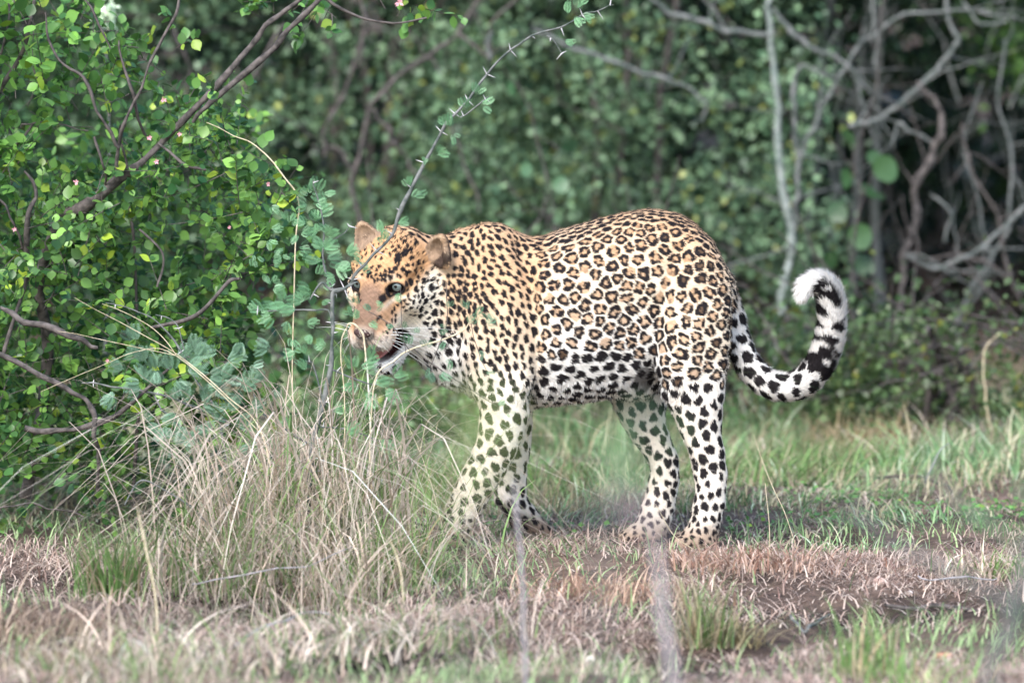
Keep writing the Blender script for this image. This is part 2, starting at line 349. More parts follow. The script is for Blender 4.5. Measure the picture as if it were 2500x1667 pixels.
# the face is spotted by hand: (x, y, radius) in a zoom of the head, 3.563 zoom pixels to a photo pixel
FACE = [(490,280,12),(465,325,12),(610,320,22),(635,350,14),(645,260,18),(735,255,25),(700,298,18),(700,330,16),(695,360,12),(520,385,14),(555,355,12),(605,385,18),(603,422,20),(660,395,18),(560,435,22),(545,480,24),(665,468,14),(625,515,14),(570,295,12),(730,500,14),
 (530,547,18),(590,552,14),(630,580,18),(655,590,10),(700,560,14),(705,595,12),(758,562,13),(490,575,20),(485,620,18),(455,550,10),(540,612,11),(575,615,11),(280,590,22),(310,620,12),(345,560,12),(380,605,16),(415,600,14),(320,650,12),(350,640,10),(390,645,14),(410,665,12),(430,625,12),(345,595,10),(300,540,10),(370,530,10),(420,560,9),
 (805,600,14),(850,645,14),(768,655,22),(712,660,8),(710,730,20),(770,780,25),(835,720,24),(890,720,12),(925,780,14),(725,780,8),(645,780,10),(655,820,10),(690,858,14),(620,880,12),(590,825,12),(560,850,11),(570,900,10),(600,930,10),(540,880,8),(515,900,8),(660,665,22),(630,690,16),
 (665,910,12),(750,920,20),(855,810,15),(890,850,18),(790,850,22),(870,950,26),(640,970,10),(690,970,10),(735,980,16),(790,950,9),(530,950,7),(500,925,7),(390,965,14),(375,975,10),(500,1000,8),(530,1010,8),(450,1030,9),(490,1040,9),(480,1068,12),(520,1095,12),(450,1108,12),(415,1112,9),(400,1140,8),(350,1150,8),(330,1170,7),(380,1180,7),(440,1150,8),
 (790,1040,18),(860,1035,16),(910,1080,18),(1005,725,20),(1040,710,16),(1080,750,20),(1110,800,20),(1110,850,18),(1000,840,20),(1040,890,22),(985,665,16),(1030,605,16),(965,610,12),(1045,545,14),(1090,600,18),(1145,680,18),(1195,610,22),(1200,730,16),(1212,775,20),(1150,850,18),(1195,880,22),(1105,930,18),(1045,970,14),(1155,560,14),(1130,500,16),
 (180,790,16),(200,830,10),(175,740,8),(150,700,8),(215,620,10),(240,560,10)]
near = np.where(BN[:, 1] < 0.25)[0]; nuv = buv[near]
SP, SR, SN, SRO, SEL = [], [], [], [], []
dead = np.zeros(len(BV), bool)
for (x, y, r) in FACE:
    t_ = np.array((820+x/3.563, 500+y/3.563)); dd = np.abs(nuv-t_).max(1); c = near[dd < 4]
    if not len(c): continue
    i = c[np.argmin(BV[c, 1])]
    SP.append(BV[i]); SN.append(BN[i]); SR.append(max(r*1.1+3.5, 14.5)/3.563*PX*1.22); SRO.append(0); SEL.append(1.15)
    for _, j, _ in kdv.find_range(BV[i].tolist(), (r/3.563+8)*PX): dead[j] = True
dead |= bhead & (bq[:, 0] > 3.0) & (bq[:, 2] > -12)               # bridge of the nose stays plain
dead |= bhead & (BN[:, 1] < .1) & (bu < 1075) & (bq[:, 0] > -0.5) & (bq[:, 1] > -3.0) & (bq[:, 1] < 6.5)
dead |= ear_sdf(BV) < .004
dead |= bhead & (bq[:, 2] < -11.5) & (bq[:, 0] > -3)
dead0 = dead.copy(); order = RNG.permutation(len(BV))
seeds = []
for i in order:
    if dead[i]: continue
    seeds.append(i)
    for _, j, _ in kdv.find_range(BV[i].tolist(), bsp[i]*0.80): dead[j] = True
nh_ = len(SP); pts = BV[seeds].copy(); BL = BV.tolist()
for it in range(3):                                               # even the spacing out
    k2 = kdtree.KDTree(len(pts)+nh_)
    allp = np.concatenate([pts, np.array(SP[:nh_]).reshape(-1, 3)])
    for i, c in enumerate(allp.tolist()): k2.insert(c, i)
    k2.balance()
    sub = np.arange(0, len(BV), 3); own = np.array([k2.find(BL[i])[1] for i in sub])
    acc = np.zeros((len(allp), 3)); cn = np.zeros(len(allp)); np.add.at(acc, own, BV[sub]); np.add.at(cn, own, 1)
    m = cn[:len(pts)] > 3
    tgt = acc[:len(pts)]/np.maximum(cn[:len(pts), None], 1)
    for i in np.where(m)[0]: pts[i] = BV[kdv.find((pts[i]*.35+tgt[i]*.65).tolist())[1]]
ids = [kdv.find(c)[1] for c in pts.tolist()]; ids = [i for i in ids if not dead0[i]]
SP = np.concatenate([np.array(SP), BV[ids]]); SN = np.concatenate([np.array(SN), BN[ids]])
SR = np.concatenate([np.array(SR), bR[ids]*RNG.uniform(.80, 1.18, len(ids))]); SRO = np.concatenate([np.array(SRO), bro[ids]]); SEL = np.concatenate([np.array(SEL), bel[ids]])
NS = len(SP); su, sv, sq, shead, stail, sts = regions(SP)
# long axis of each spot: along the body on the trunk, downwards on shoulder and legs
ax = np.zeros((NS, 3)); ax[:, 0] = .95; ax[:, 2] = np.where(su < 1500, .25, -.35)
m = (su < 1325) | (sv > 930); ax[m] = (0.35, 0, -1)
m = (su < 1325) & (sv < 760) & (su > 1180); ax[m] = (0.75, 0, -.8)
ax[shead] = nn(-HF+0.9*HU)[None]*1.0
SA = nn(ax-SN*np.sum(ax*SN, 1, keepdims=True)+1e-5); SB = np.cross(SN, SA)
ph = RNG.uniform(0, 6.28, (NS, 4)); am = RNG.uniform(.04, .19, (NS, 2)); gapk = RNG.integers(1, 4, NS); gapw = RNG.uniform(-.95, -.6, NS)
inner = RNG.uniform(.24, .40, NS); filled = np.where(su > 1640, RNG.random(NS) < .35, RNG.random(NS) < .08)
KS = kdtree.KDTree(NS)
for i, c in enumerate(SP.tolist()): KS.insert(c, i)
KS.balance()
def wob(p, f, s): return np.sin(p[:, 0]*f+s)*np.sin(p[:, 2]*f*1.1+2*s)+np.sin(p[:, 1]*f*.9+p[:, 2]*f*.6+3*s)*.6+np.sin(p[:, 0]*f*2.1+p[:, 2]*f*1.7+s)*.5
def mixc(a, b, t): return a*(1-t[:, None])+np.asarray(b)*t[:, None]
BLACK = np.array((.020, .017, .018))
def coat(p, soft=.0021):
    n = len(p); u, v, q, head, tail, ts = regions(p)
    w = wob(p, 60, 1.0)*.5
    tan_ = np.array((.64, .41, .24)); cream = np.array((.78, .64, .48)); white = np.array((.81, .77, .72))
    c = np.tile(tan_, (n, 1))
    leftpart = 1-sst(u, 1290, 1360)
    va, vb = 530-10*(1-leftpart)+170*leftpart, 690+220*leftpart
    hau = sst(u, 1600, 1650); va = va+40*hau; vb = vb+90*hau
    c = mixc(c, cream, np.clip((v-va)/(vb-va)+w*.08, 0, 1))
    c = mixc(c, white, sst(v+w*14, 700+170*leftpart+110*hau, 900+140*leftpart+150*hau))
    c = mixc(c, white, sst(v, 780, 850)*(1-sst(u, 1110, 1165)))       # white throat and chest
    c = mixc(c, cream, .5*sst(v, 940, 1000)*(1-sst(u, 1200, 1250))*(p[:, 1] < 0))
    c = mixc(c, white, tail*sst(ts, .03, .12))
    c = mixc(c, (.74, .60, .44), .45*sst(v, 950, 1020)*(u < 1800))
    c = mixc(c, (.30, .20, .13), .85*sst(v, 1250, 1315)*(u < 1800))
    c = mixc(c, (.10, .065, .05), .9*sst(v, 1215, 1260)*(u > 1195)*(u < 1360)*(p[:, 1] > .02)*(1-sst(.55*(u-1243)-.75*(v-1215)*.8, -22, 6)))        # dusty paws
    c = mixc(c, (.15, .10, .075), .85*sst(v, 1225, 1285)*(u > 1195)*(u < 1360)*(p[:, 1] > .03))
    # head
    orange = np.array((.60, .345, .175)); hc = np.tile(orange, (n, 1))
    hc = mixc(hc, (.52, .30, .17), sst(q[:, 0], 2.5, 5)*(1-.75*sst(-q[:, 2], 7.5, 10)))
    hc = mixc(hc, (.27, .165, .11), sst(q[:, 0], 1.5, 5)*(1-sst(np.abs(q[:, 1]), 1.8, 3.2))*(1-sst(-q[:, 2], 5.5, 7)))
    hc = mixc(hc, (.86, .76, .62), sst(np.abs(q[:, 1])*.8-q[:, 2]*.62, 5.4, 8.4)*(1-sst(q[:, 0], 4, 7)*.5))
    hc = mixc(hc, white, sst(-q[:, 2]-.18*np.clip(q[:, 0]-3, 0, 9), 8.8, 10.6)*.9)
    for sgn in (1, -1):
        ey = np.array(EYE[0])*(1, sgn, 1); d = q-ey
        hc = mixc(hc, (.85, .76, .62), np.exp(-(((d[:, 1]-sgn*.2)/1.7)**2+((d[:, 2]+2.0)/.5)**2))*.8)      # pale line under the eye
        hc = mixc(hc, (.85, .76, .62), np.exp(-(((d[:, 1]+sgn*.8)/1.2)**2+((d[:, 2]-2.3)/.55)**2))*.6)
        e = np.sqrt((d[:, 1]/2.05)**2+(d[:, 2]/1.55)**2+np.clip(np.abs(d[:, 0])-2.5, 0, 9)**2)
        hc = mixc(hc, BLACK, 1-sst(e, .88, 1.12))
        tl = np.abs((d[:, 1]+sgn*1.75)*.75+(d[:, 2]+.5)*.25*sgn)
        hc = mixc(hc, BLACK, (1-sst(tl, .25, .5))*(1-sst(np.abs(d[:, 2]+.55), .5, 1.0))*(q[:, 0] > 0))
    nose = ell(q, (10.8, 0, -5.5), (1.95, 2.25, 1.75)); hc = mixc(hc, (.075, .04, .04), 1-sst(nose, -.15, .15))
    hc = mixc(hc, BLACK, (1-sst(np.abs(q[:, 1]), .1, .35))*sst(q[:, 0], 9.3, 9.8)*sst(-q[:, 2], 5.8, 6.2)*(1-sst(-q[:, 2], 9, 9.5)))
    mo = ell(q, (5.0, 0, -11.8), (7.35, 5.65, 2.4)); hc = mixc(hc, (.022, .014, .013), 1-sst(mo, -.05, .30))
    mo = ell(q, (4.4, 0, -12.5), (6.0, 2.95, 2.2)); hc = mixc(hc, (.07, .02, .02), 1-sst(mo, -.1, .15))
    hm = 1-sst(ell(q, (-1.5, 0, -4), (12.5, 11.0, 13.5)), -1.5, 2.0)
    hc = hc*(1+.10*np.clip(wob(p, 420, 3)+wob(p, 610, 9), -1.5, 1.5))[:, None]
    c = mixc(c, hc, hm)
    # ears: dark backs, pale inside
    for k, (ec, R) in enumerate(EARS):
        e = (p-ec)@R*100; m = 1-sst(ell(e, (0, 0, 0), (2.1, 3.6, 4.5)), .0, .35)
        ec_ = mixc(np.tile(np.array((.36, .25, .17)), (n, 1)), (.30, .19, .11), sst(e[:, 2], .5, 3.5)*.8)
        ec_ = mixc(ec_, (.10, .07, .055), 1-sst(e[:, 0], -.6, .1))
        if k == 0: ec_ = mixc(ec_, (.05, .035, .03), sst(-e[:, 1]-.35*e[:, 2], .5, 1.3)*(1-sst(e[:, 2], .5, 1.6))*.92)
        ec_ = mixc(ec_, (.72, .55, .38), sst(ell(e, (0, 0, 0), (1.9, 3.3, 4.3))+.45, .0, .35)*sst(e[:, 2], 0, 2)*.6*(e[:, 0] > 0))
        c = mixc(c, ec_, m); earm = m if k == 0 else np.maximum(earm, m)
    # spots
    fn = [KS.find_n(x, 2) for x in (p+np.stack([wob(p, 170, 2)*.0013, wob(p, 150, 5)*.0013, wob(p, 190, 8)*.0013], 1)).tolist()]; own = np.array([f[0][1] for f in fn]); vor = np.array([f[1][2]-f[0][2] for f in fn])
    o = p+np.stack([wob(p, 210, 3)*.0012, np.zeros(n), wob(p, 230, 6)*.0012], 1)-SP[own]
    a = np.sum(o*SA[own], 1); b = np.sum(o*SB[own], 1); e_ = np.sqrt(SEL[own]); a = a/e_; b = b*e_
    r = np.sqrt(a*a+b*b); th = np.arctan2(b, a)
    R = SR[own]*(1+am[own, 0]*np.cos(2*th+ph[own, 0])+am[own, 1]*np.cos(3*th+ph[own, 1])+.5*am[own, 0]*np.cos(5*th+ph[own, 2]))
    dark = (1-sst(r, R-soft, R+soft))*np.where(R > .011, sst(vor, .0014, .0042), 1)
    ro = SRO[own] > .5
    hole = 1-sst(r, R*inner[own]-soft, R*inner[own]+soft)
    gap = sst(-np.cos(gapk[own]*th+ph[own, 3]+.6*np.sin(2*th)), -gapw[own], -gapw[own]+.2)*sst(r, R*.25, R*.45)
    cut = np.where(ro & ~filled[own], np.maximum(hole, gap*.95), 0)
    centre = mixc(np.tile(np.array((.48, .28, .15)), (n, 1)), (.62, .43, .28), sst(v, 640, 860)*.55)
    c = np.where((ro & (r < R*.97) & (vor > .004))[:, None], mixc(c, centre, np.full(n, .85)), c)
    blk = np.where((filled[own] & ro)[:, None], mixc(np.tile(BLACK, (n, 1)), (.13, .08, .05), hole), BLACK)
    dark = dark*(1-cut)*(1-hm*sst(q[:, 0], 9.0, 9.6))*(1-earm*.9)
    c = c*(1-dark[:, None])+blk*dark[:, None]
    # dark line along the spine, flank crease smudges, groin
    c = mixc(c, BLACK, .8*(1-sst(ell(p, P(1568, 925, -.075), (.022, .05, .036)), -.004, .006)))
    # black bands near the tail's end, white tip
    s0, s1 = TARC[-1]*.60, TARC[-1]*.955
    ph_ = (ts-s0)/.050+.22*np.sin((ts-s0)*61+1); band = sst(np.sin(ph_*6.283+1.1*wob(p, 48, 7))+.45+.85*wob(p, 85, 4), 0, .30)
    near_tip = tail & (ts > s0)
    outer = 1-sst(np.sum((p-TPA[np.clip(np.searchsorted(TARC, ts), 0, len(TPA)-1)])*np.array((.9, 0, .45)), 1), .012, .022)
    k = np.where(near_tip, 1.0, 0.)
    c = c*(1-k[:, None])+k[:, None]*mixc(np.tile(white, (n, 1)), BLACK, band*outer*(1-sst(ts, s1+.005, s1+.018)))
    return np.clip(c, 0, 1)
LEO = empty('leopard', (float(P(1430, 0, 0)[0]), 0, 0))
tag(LEO, 'spotted leopard walking left through the grass, mouth open and tail curled up', 'leopard')
LO = np.array(LEO.location)
BC = coat(BV)
BV2 = BV+BN*(wob(BV, 95, 2)*.0010)[:, None]
body = obj('body', mesh_np('body', BV2-LO, BF, FUR_M, True, BC), LEO)
# fur strands
w_ = np.where(BN[:, 1] > .35, .3, 1.0)*np.where(btail, 2.2, 1)*np.where((BN[:, 2] < -.2), 1.3, 1)*np.where(bhead & (BN[:, 1] < .3), 1.7, 1)
NF_ = 290000
ri = RNG.choice(len(BV), NF_, p=w_/w_.sum()); rp = BV2[ri]+RNG.normal(0, .0012, (NF_, 3)); rn = BN[ri]
rc = coat(rp, .0006)
u, v, q, head, tail, ts = regions(rp)
fl = np.tile(np.array((1.0, 0, -.35)), (NF_, 1)); fl[(v > 930)] = (.15, 0, -1); fl[(u < 1320) & (v < 930)] = (.75, 0, -.75)
fl[head] = nn(-HF*.9+HU*.15)[None]; hd = nn((q-np.array((11, 0, -6)))*np.array((1, 1.3, 1)))@HM.T; fl[head] = hd[head]
ti = np.clip(np.searchsorted(TARC, ts), 1, len(TPA)-1); tt = nn(TPA[ti]-TPA[ti-1]); fl[tail] = tt[tail]
fl = nn(fl-rn*np.sum(fl*rn, 1, keepdims=True)+RNG.normal(0, .22, (NF_, 3)))
L = np.full(NF_, .0058); L = np.where((rn[:, 2] < -.15) & (v > 860) & (v < 1010) & (u > 1280), .008, L)
L = np.where((v > 800) & (u < 1150), .009, L); L = np.where(v > 1000, .0048, L)
L = np.where(tail, .008+.009*sst(ts, TARC[-1]*.5, TARC[-1]), L)
L = np.where(head, .0022+.006*sst(-q[:, 0], -2, 6), L); L = np.where(ear_sdf(rp) < .004, .0065, L); L = np.where(head & (q[:, 0] > 5.0) & (q[:, 2] > -11), .0015, L)
L = np.where(head & (q[:, 2] < -14), .007, L)
inside = (ell(q, (5.0, 0, -11.8), (7.3, 5.6, 2.35)) < 0) | (ell(q, (10.7, 0, -5.5), (2.3, 2.6, 2.1)) < 0)
eyed = np.minimum(np.linalg.norm(q-np.array(EYE[0]), axis=1), np.linalg.norm(q-np.array(EYE[1]), axis=1))
keep = ~(head & (inside | (eyed < 2.3)))
L = L*RNG.uniform(.6, 1.25, NF_)
lift = np.where(tail, .45, .22)*RNG.uniform(.5, 1.5, NF_)
lift = np.where((rn[:, 2] < -.15) & (v > 860) & (v < 1010), .4, lift)
lift = np.where(head & (q[:, 0] > 5.0), .08, lift); dr = nn(fl+rn*lift[:, None]); sd = nn(np.cross(dr, rn))*(.00050+.0009*RNG.random(NF_))[:, None]
base = rp-rn*.0008
fv = np.stack([base-sd, base+sd, base+dr*L[:, None]], 1)[keep]
fcol = rc*RNG.uniform(.82, 1.12, (NF_, 1)); fcol = np.repeat(np.clip(fcol, 0, 1)[keep][:, None], 3, 1).reshape(-1, 3)
fo = obj('fur', mesh_np('fur', fv.reshape(-1, 3)-LO, np.arange(len(fv)*3).reshape(-1, 3), STRAND_M, True, fcol), LEO); fo['kind'] = 'stuff'
# eyes, tongue, teeth, whiskers
def sphere_np(nu=32, nv=20):
    th = np.linspace(0, math.pi, nv); v_ = [(math.sin(t)*math.cos(f), math.sin(t)*math.sin(f), math.cos(t)) for t in th for f in np.linspace(0, 2*math.pi, nu, endpoint=False)]
    f_ = [(i*nu+j, i*nu+(j+1) % nu, (i+1)*nu+(j+1) % nu, (i+1)*nu+j) for i in range(nv-1) for j in range(nu)]
    return np.array(v_), np.array(f_)
sv_, sf_ = sphere_np(36, 40)
for k, e in enumerate(EYE):
    g = nn(f0*.95-np.array((0, 0, .10))+np.array((.05, 0, 0))); sdv = nn(np.cross(g, (0, 0, 1.))); upv = np.cross(sdv, g)
    R = np.stack([sdv, upv, g], 1); vs = (sv_*EYE_R/100)@R.T+hw(e)-LO
    ang = np.degrees(np.arccos(np.clip(sv_[sf_].mean(1)[:, 2]/np.linalg.norm(sv_[sf_].mean(1), axis=1), -1, 1)))
    mi = np.where(ang < 15, 2, np.where(ang < 45, 1, 0))
    obj('eye', mesh_np('eye', vs, sf_[:, ::-1], [EYE_M, IRIS_M, PUPIL_M], True, matidx=mi), LEO)
v0, f_ = sphere_np(28, 20)
nv_ = v0*np.array((1.15, 2.0, 1.25))*(1-.10*np.exp(-(v0[:, 1:2]/.12)**2)*(v0[:, 0:1] > .2)); nv_[:, 1] *= 1-.30*np.clip(-v0[:, 2], 0, 1); nv_[:, 0] -= .22*np.exp(-((np.abs(v0[:, 1])-.55)/.2)**2-((v0[:, 2]+.2)/.28)**2)*(v0[:, 0] > 0)
obj('nose', mesh_np('nose', np.array([hw(t+np.array((10.75, 0, -5.15))) for t in nv_])-LO, f_[:, ::-1], NOSE_M), LEO)
v0, f_ = sphere_np(20, 12)
tv = v0*np.array((4.0, 1.55, .65)); tv[:, 2] += -.02*tv[:, 0]**2-.25*np.exp(-(tv[:, 1]/.3)**2)*(v0[:, 2] > 0)
obj('tongue', mesh_np('tongue', np.array([hw(t+np.array((3.9, 0, -12.9))) for t in tv])-LO, f_[:, ::-1], TONGUE_M), LEO)
def tube(pts, rad, ns=6, cap=True):
    pts = np.asarray(pts, float); n = len(pts); rad = np.broadcast_to(np.asarray(rad, float), n)
    t = nn(np.gradient(pts, axis=0)); a = np.cross(t, (0.13, 0.31, 0.94)); a = nn(np.where(np.linalg.norm(a, axis=1, keepdims=True) < .1, np.cross(t, (1, 0, 0)), a)); b = np.cross(t, a)
    an = np.linspace(0, 2*math.pi, ns, endpoint=False)
    v = (pts[:, None]+rad[:, None, None]*(np.cos(an)[None, :, None]*a[:, None]+np.sin(an)[None, :, None]*b[:, None])).reshape(-1, 3)
    i = np.arange(n-1)[:, None]*ns; j = np.arange(ns)[None]; f = np.stack([i+j, i+(j+1) % ns, i+ns+(j+1) % ns, i+ns+j], -1).reshape(-1, 4)
    return v, f
for sg_ in (1, -1):
    for (f_0, u_0) in ((8.6, -10.2), (7.0, -10.3)):
        a = hw((f_0-.6 if f_0 > 8 else f_0, sg_*1.9, u_0+.3)); b = hw((f_0-.7, sg_*1.9, u_0-.7 if f_0 < 8 else u_0-1.1))
        vv, ff_ = tube([a, (a+b)/2, b], [.0028, .002, .0003], 6); obj('tooth', mesh_np('tooth', vv-LO, ff_, TOOTH_M), LEO)
for sg_ in (1, -1):
    for k in range(8):
        r_, c_ = k % 3, k//3
        st = hw((8.6-c_*1.0, sg_*(4.1+c_*.15), -6.6-r_*1.0))
        d_ = nn(HM@np.array((-.45-.12*c_, sg_*1.0, -.15-.40*r_+random.uniform(-.15, .15)))); Lw = random.uniform(.08, .14)
        pp = [st+d_*Lw*s-np.array((0, 0, 1))*.03*s*s-HF*.02*s*s for s in np.linspace(0, 1, 8)]
        vv, ff_ = tube(pp, np.linspace(.0007, .00018, 8), 4); obj('whisker', mesh_np('whisker', vv-LO, ff_, WHISK_M), LEO)
# ------------------------------------------------------------------ ground and plant materials
def leafmat(name, trans=0.3, rough=0.45, spec=0.35):
    m, t, b = mat(name, rough, spec=spec); a = col_attr(t, b.inputs['Base Color'])
    oi = t.nodes.new('ShaderNodeObjectInfo'); hs = t.nodes.new('ShaderNodeHueSaturation')
    mr = t.nodes.new('ShaderNodeMapRange'); mr.inputs[3].default_value = 0.75; mr.inputs[4].default_value = 1.25
    t.links.new(oi.outputs['Random'], mr.inputs[0]); t.links.new(mr.outputs[0], hs.inputs['Value']); t.links.new(a.outputs[0], hs.inputs['Color'])
    t.links.new(hs.outputs[0], b.inputs['Base Color'])
    tr = t.nodes.new('ShaderNodeBsdfTranslucent'); t.links.new(hs.outputs[0], tr.inputs[0])
    mx = t.nodes.new('ShaderNodeMixShader'); mx.inputs[0].default_value = trans
    t.links.new(b.outputs[0], mx.inputs[1]); t.links.new(tr.outputs[0], mx.inputs[2])
    t.links.new(mx.outputs[0], t.nodes['Material Output'].inputs[0]); return m
LEAF_M = leafmat('leaf_green', .3, .38, .4); GRASS_M = leafmat('grass_blade', 0.25, 0.55, 0.25)
def barkmat(name, c1, c2, scale=60):
    m, t, b = mat(name, 0.85, spec=0.15); n = t.nodes.new('ShaderNodeTexNoise'); n.inputs['Scale'].default_value = scale; n.inputs['Detail'].default_value = 5
    r = t.nodes.new('ShaderNodeValToRGB'); r.color_ramp.elements[0].color = (*c1, 1); r.color_ramp.elements[1].color = (*c2, 1)
    r.color_ramp.elements[0].position = .35; r.color_ramp.elements[1].position = .65
    tc = t.nodes.new('ShaderNodeTexCoord'); t.links.new(tc.outputs['Object'], n.inputs['Vector'])
    t.links.new(n.outputs['Fac'], r.inputs[0]); t.links.new(r.outputs[0], b.inputs['Base Color'])
    bp = t.nodes.new('ShaderNodeBump'); bp.inputs['Strength'].default_value = .6; bp.inputs['Distance'].default_value = .003
    t.links.new(n.outputs['Fac'], bp.inputs['Height']); t.links.new(bp.outputs[0], b.inputs['Normal']); return m
BARK_BROWN = barkmat('bark_brown', (.045, .040, .037), (.14, .118, .108)); BARK_GREY = barkmat('bark_grey', (.07, .085, .075), (.20, .20, .19))
BARK_PALE = barkmat('bark_pale', (.20, .19, .19), (.42, .38, .39)); STRAW_M = barkmat('straw', (.42, .34, .22), (.70, .60, .42)); THORN_M = barkmat('thorn', (.45, .42, .42), (.65, .62, .62))
PETAL_M, _, _ = mat('petal_pink', 0.6, (.62, .30, .33)); PETAL_W, _, _ = mat('petal_white', 0.6, (.62, .68, .50))
m, t, b = mat('soil', 0.95, spec=0.1); SOIL_M = m
tc = t.nodes.new('ShaderNodeTexCoord')
def noise(t, tc, sc, det=6, rough=.6):
    n = t.nodes.new('ShaderNodeTexNoise'); n.inputs['Scale'].default_value = sc; n.inputs['Detail'].default_value = det; n.inputs['Roughness'].default_value = rough
    t.links.new(tc.outputs['Object'], n.inputs['Vector']); return n
va_ = t.nodes.new('ShaderNodeVertexColor'); va_.layer_name = 'Col'; n1 = noise(t, tc, 1.6); n2 = noise(t, tc, 22, 8, .7); n3 = noise(t, tc, 140, 4)
r1 = t.nodes.new('ShaderNodeValToRGB'); e = r1.color_ramp.elements; e[0].position = .3; e[0].color = (.085, .068, .062, 1); e[1].position = .7; e[1].color = (.33, .235, .185, 1)
r2 = t.nodes.new('ShaderNodeValToRGB'); e = r2.color_ramp.elements; e[0].position = .42; e[0].color = (.5, .5, .5, 1); e[1].position = .62; e[1].color = (1.15, 1.08, 1.02, 1)
mm = t.nodes.new('ShaderNodeMixRGB'); mm.blend_type = 'MULTIPLY'; mm.inputs[0].default_value = 1
t.links.new(n2.outputs['Fac'], r1.inputs[0]); t.links.new(n1.outputs['Fac'], r2.inputs[0]); t.links.new(r1.outputs[0], mm.inputs[1]); t.links.new(r2.outputs[0], mm.inputs[2])
m3 = t.nodes.new('ShaderNodeMixRGB'); m3.blend_type = 'MULTIPLY'; m3.inputs[0].default_value = 1; t.links.new(mm.outputs[0], m3.inputs[1]); t.links.new(va_.outputs[0], m3.inputs[2]); t.links.new(m3.outputs[0], b.inputs['Base Color'])
ad = t.nodes.new('ShaderNodeMath'); t.links.new(n2.outputs['Fac'], ad.inputs[0]); t.links.new(n3.outputs['Fac'], ad.inputs[1])
bp = t.nodes.new('ShaderNodeBump'); bp.inputs['Strength'].default_value = .9; bp.inputs['Distance'].default_value = .012
t.links.new(ad.outputs[0], bp.inputs['Height']); t.links.new(bp.outputs[0], b.inputs['Normal'])

# ------------------------------------------------------------------ terrain: one sheet
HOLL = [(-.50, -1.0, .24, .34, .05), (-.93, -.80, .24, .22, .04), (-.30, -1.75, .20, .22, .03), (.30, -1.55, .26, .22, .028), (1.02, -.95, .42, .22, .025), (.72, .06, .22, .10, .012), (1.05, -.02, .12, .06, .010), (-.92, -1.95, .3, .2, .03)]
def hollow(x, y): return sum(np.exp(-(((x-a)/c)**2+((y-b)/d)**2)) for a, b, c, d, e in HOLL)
def gz(x, y):
    x = np.asarray(x, float); y = np.asarray(y, float)
    z = .012*np.sin(2.1*x+.7)*np.sin(1.7*y+.4)+.008*np.sin(5.3*x+2)*np.sin(4.1*y+1)+.004*np.sin(13*x+1)*np.sin(11*y+2)
    fy = np.clip((-y-.25)/.8, 0, 1)*np.clip((y+6)/2, 0, 1); z = z+fy*(.018*np.sin(6.1*x+1.3)*np.sin(5.2*y+.3)+.010*np.sin(14.3*x+.4)*np.sin(12.1*y+1.7)+.004*np.sin(31*x)*np.sin(29*y+1))
    for a, b, c, d, e in HOLL: z = z-e*np.exp(-(((x-a)/c)**2+((y-b)/d)**2))
    near = np.exp(-((x-.05)**2/.35+(y)**2/.06)); z = z*(1-.85*near)
    z = z-.035*np.clip(-y-.55, 0, 1)*(1+.5*np.sin(3*x))                     # the bank falls a little towards the camera
    z = z+.10*np.clip((y-4)/4, 0, 1)**1.5
    return z
xs = np.unique(np.concatenate([np.linspace(-120, -4, 24), np.linspace(-4, 4, 161), np.linspace(4, 120, 24)]))
ys = np.unique(np.concatenate([np.linspace(-60, -16, 10), np.linspace(-16, -3, 30), np.linspace(-3, 7, 201), np.linspace(7, 120, 30)]))
X, Y = np.meshgrid(xs, ys, indexing='ij'); Z = gz(X, Y)
i = np.arange(len(xs)-1)[:, None]*len(ys); j = np.arange(len(ys)-1)[None]
F = np.stack([i+j, i+len(ys)+j, i+len(ys)+j+1, i+j+1], -1).reshape(-1, 4)
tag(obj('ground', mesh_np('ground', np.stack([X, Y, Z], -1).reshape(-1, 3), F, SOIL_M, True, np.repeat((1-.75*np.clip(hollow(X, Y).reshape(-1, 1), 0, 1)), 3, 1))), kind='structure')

# ------------------------------------------------------------------ plant builders
def orient(d, n):
    d = nn(d); s = nn(np.cross(d, n)); n2 = np.cross(s, d); return d, s, n2
def ovate():
    rows = [(.10, .17), (.30, .36), (.55, .41), (.78, .27), (.91, .12)]; v = [(0, 0, 0)]
    for x, w in rows: z = -.10*x*x; v += [(x, w, z+.045), (x, 0, z-.02), (x, -w, z+.045)]
    v.append((1.02, 0, -.13)); q = []; n = len(rows)
    for i in range(n-1): a = 1+3*i; q += [(a, a+1, a+4, a+3), (a+1, a+2, a+5, a+4)]
    e = 1+3*(n-1); return np.array(v, float), np.array([(0, 2, 1), (0, 3, 2), (e, e+1, e+3), (e+1, e+2, e+3)]), np.array(q)
OVATE = ovate()
ROUND = (np.array([(0, 0, 0), (.28, .36, .03), (.28, 0, -.03), (.28, -.36, .03), (.68, .38, .02), (.70, 0, -.05), (.68, -.38, .02), (1, 0, -.10)]),
         np.array([(0, 2, 1), (0, 3, 2), (4, 5, 7), (5, 6, 7)]), np.array([(1, 2, 5, 4), (2, 3, 6, 5)]))
_a = np.linspace(-math.pi, math.pi, 15)[:-1]; _r = .5*(1-.10*np.cos(_a*1)**8*(np.cos(_a) < 0)); HEART = (np.concatenate([[(.45, 0, -.04)], np.stack([.5+_r*np.cos(_a)*(1+.12*(np.cos(_a) > .9)), _r*np.sin(_a)*.92, .05*np.cos(2*_a)], 1)]), np.array([(0, 1+i, 1+(i+1) % 14) for i in range(14)]), None)
KITE = (np.array([(0, 0, 0), (.5, .36, .05), (1, 0, -.06), (.5, -.36, .05)]), np.array([(0, 2, 1), (0, 3, 2)]), None)
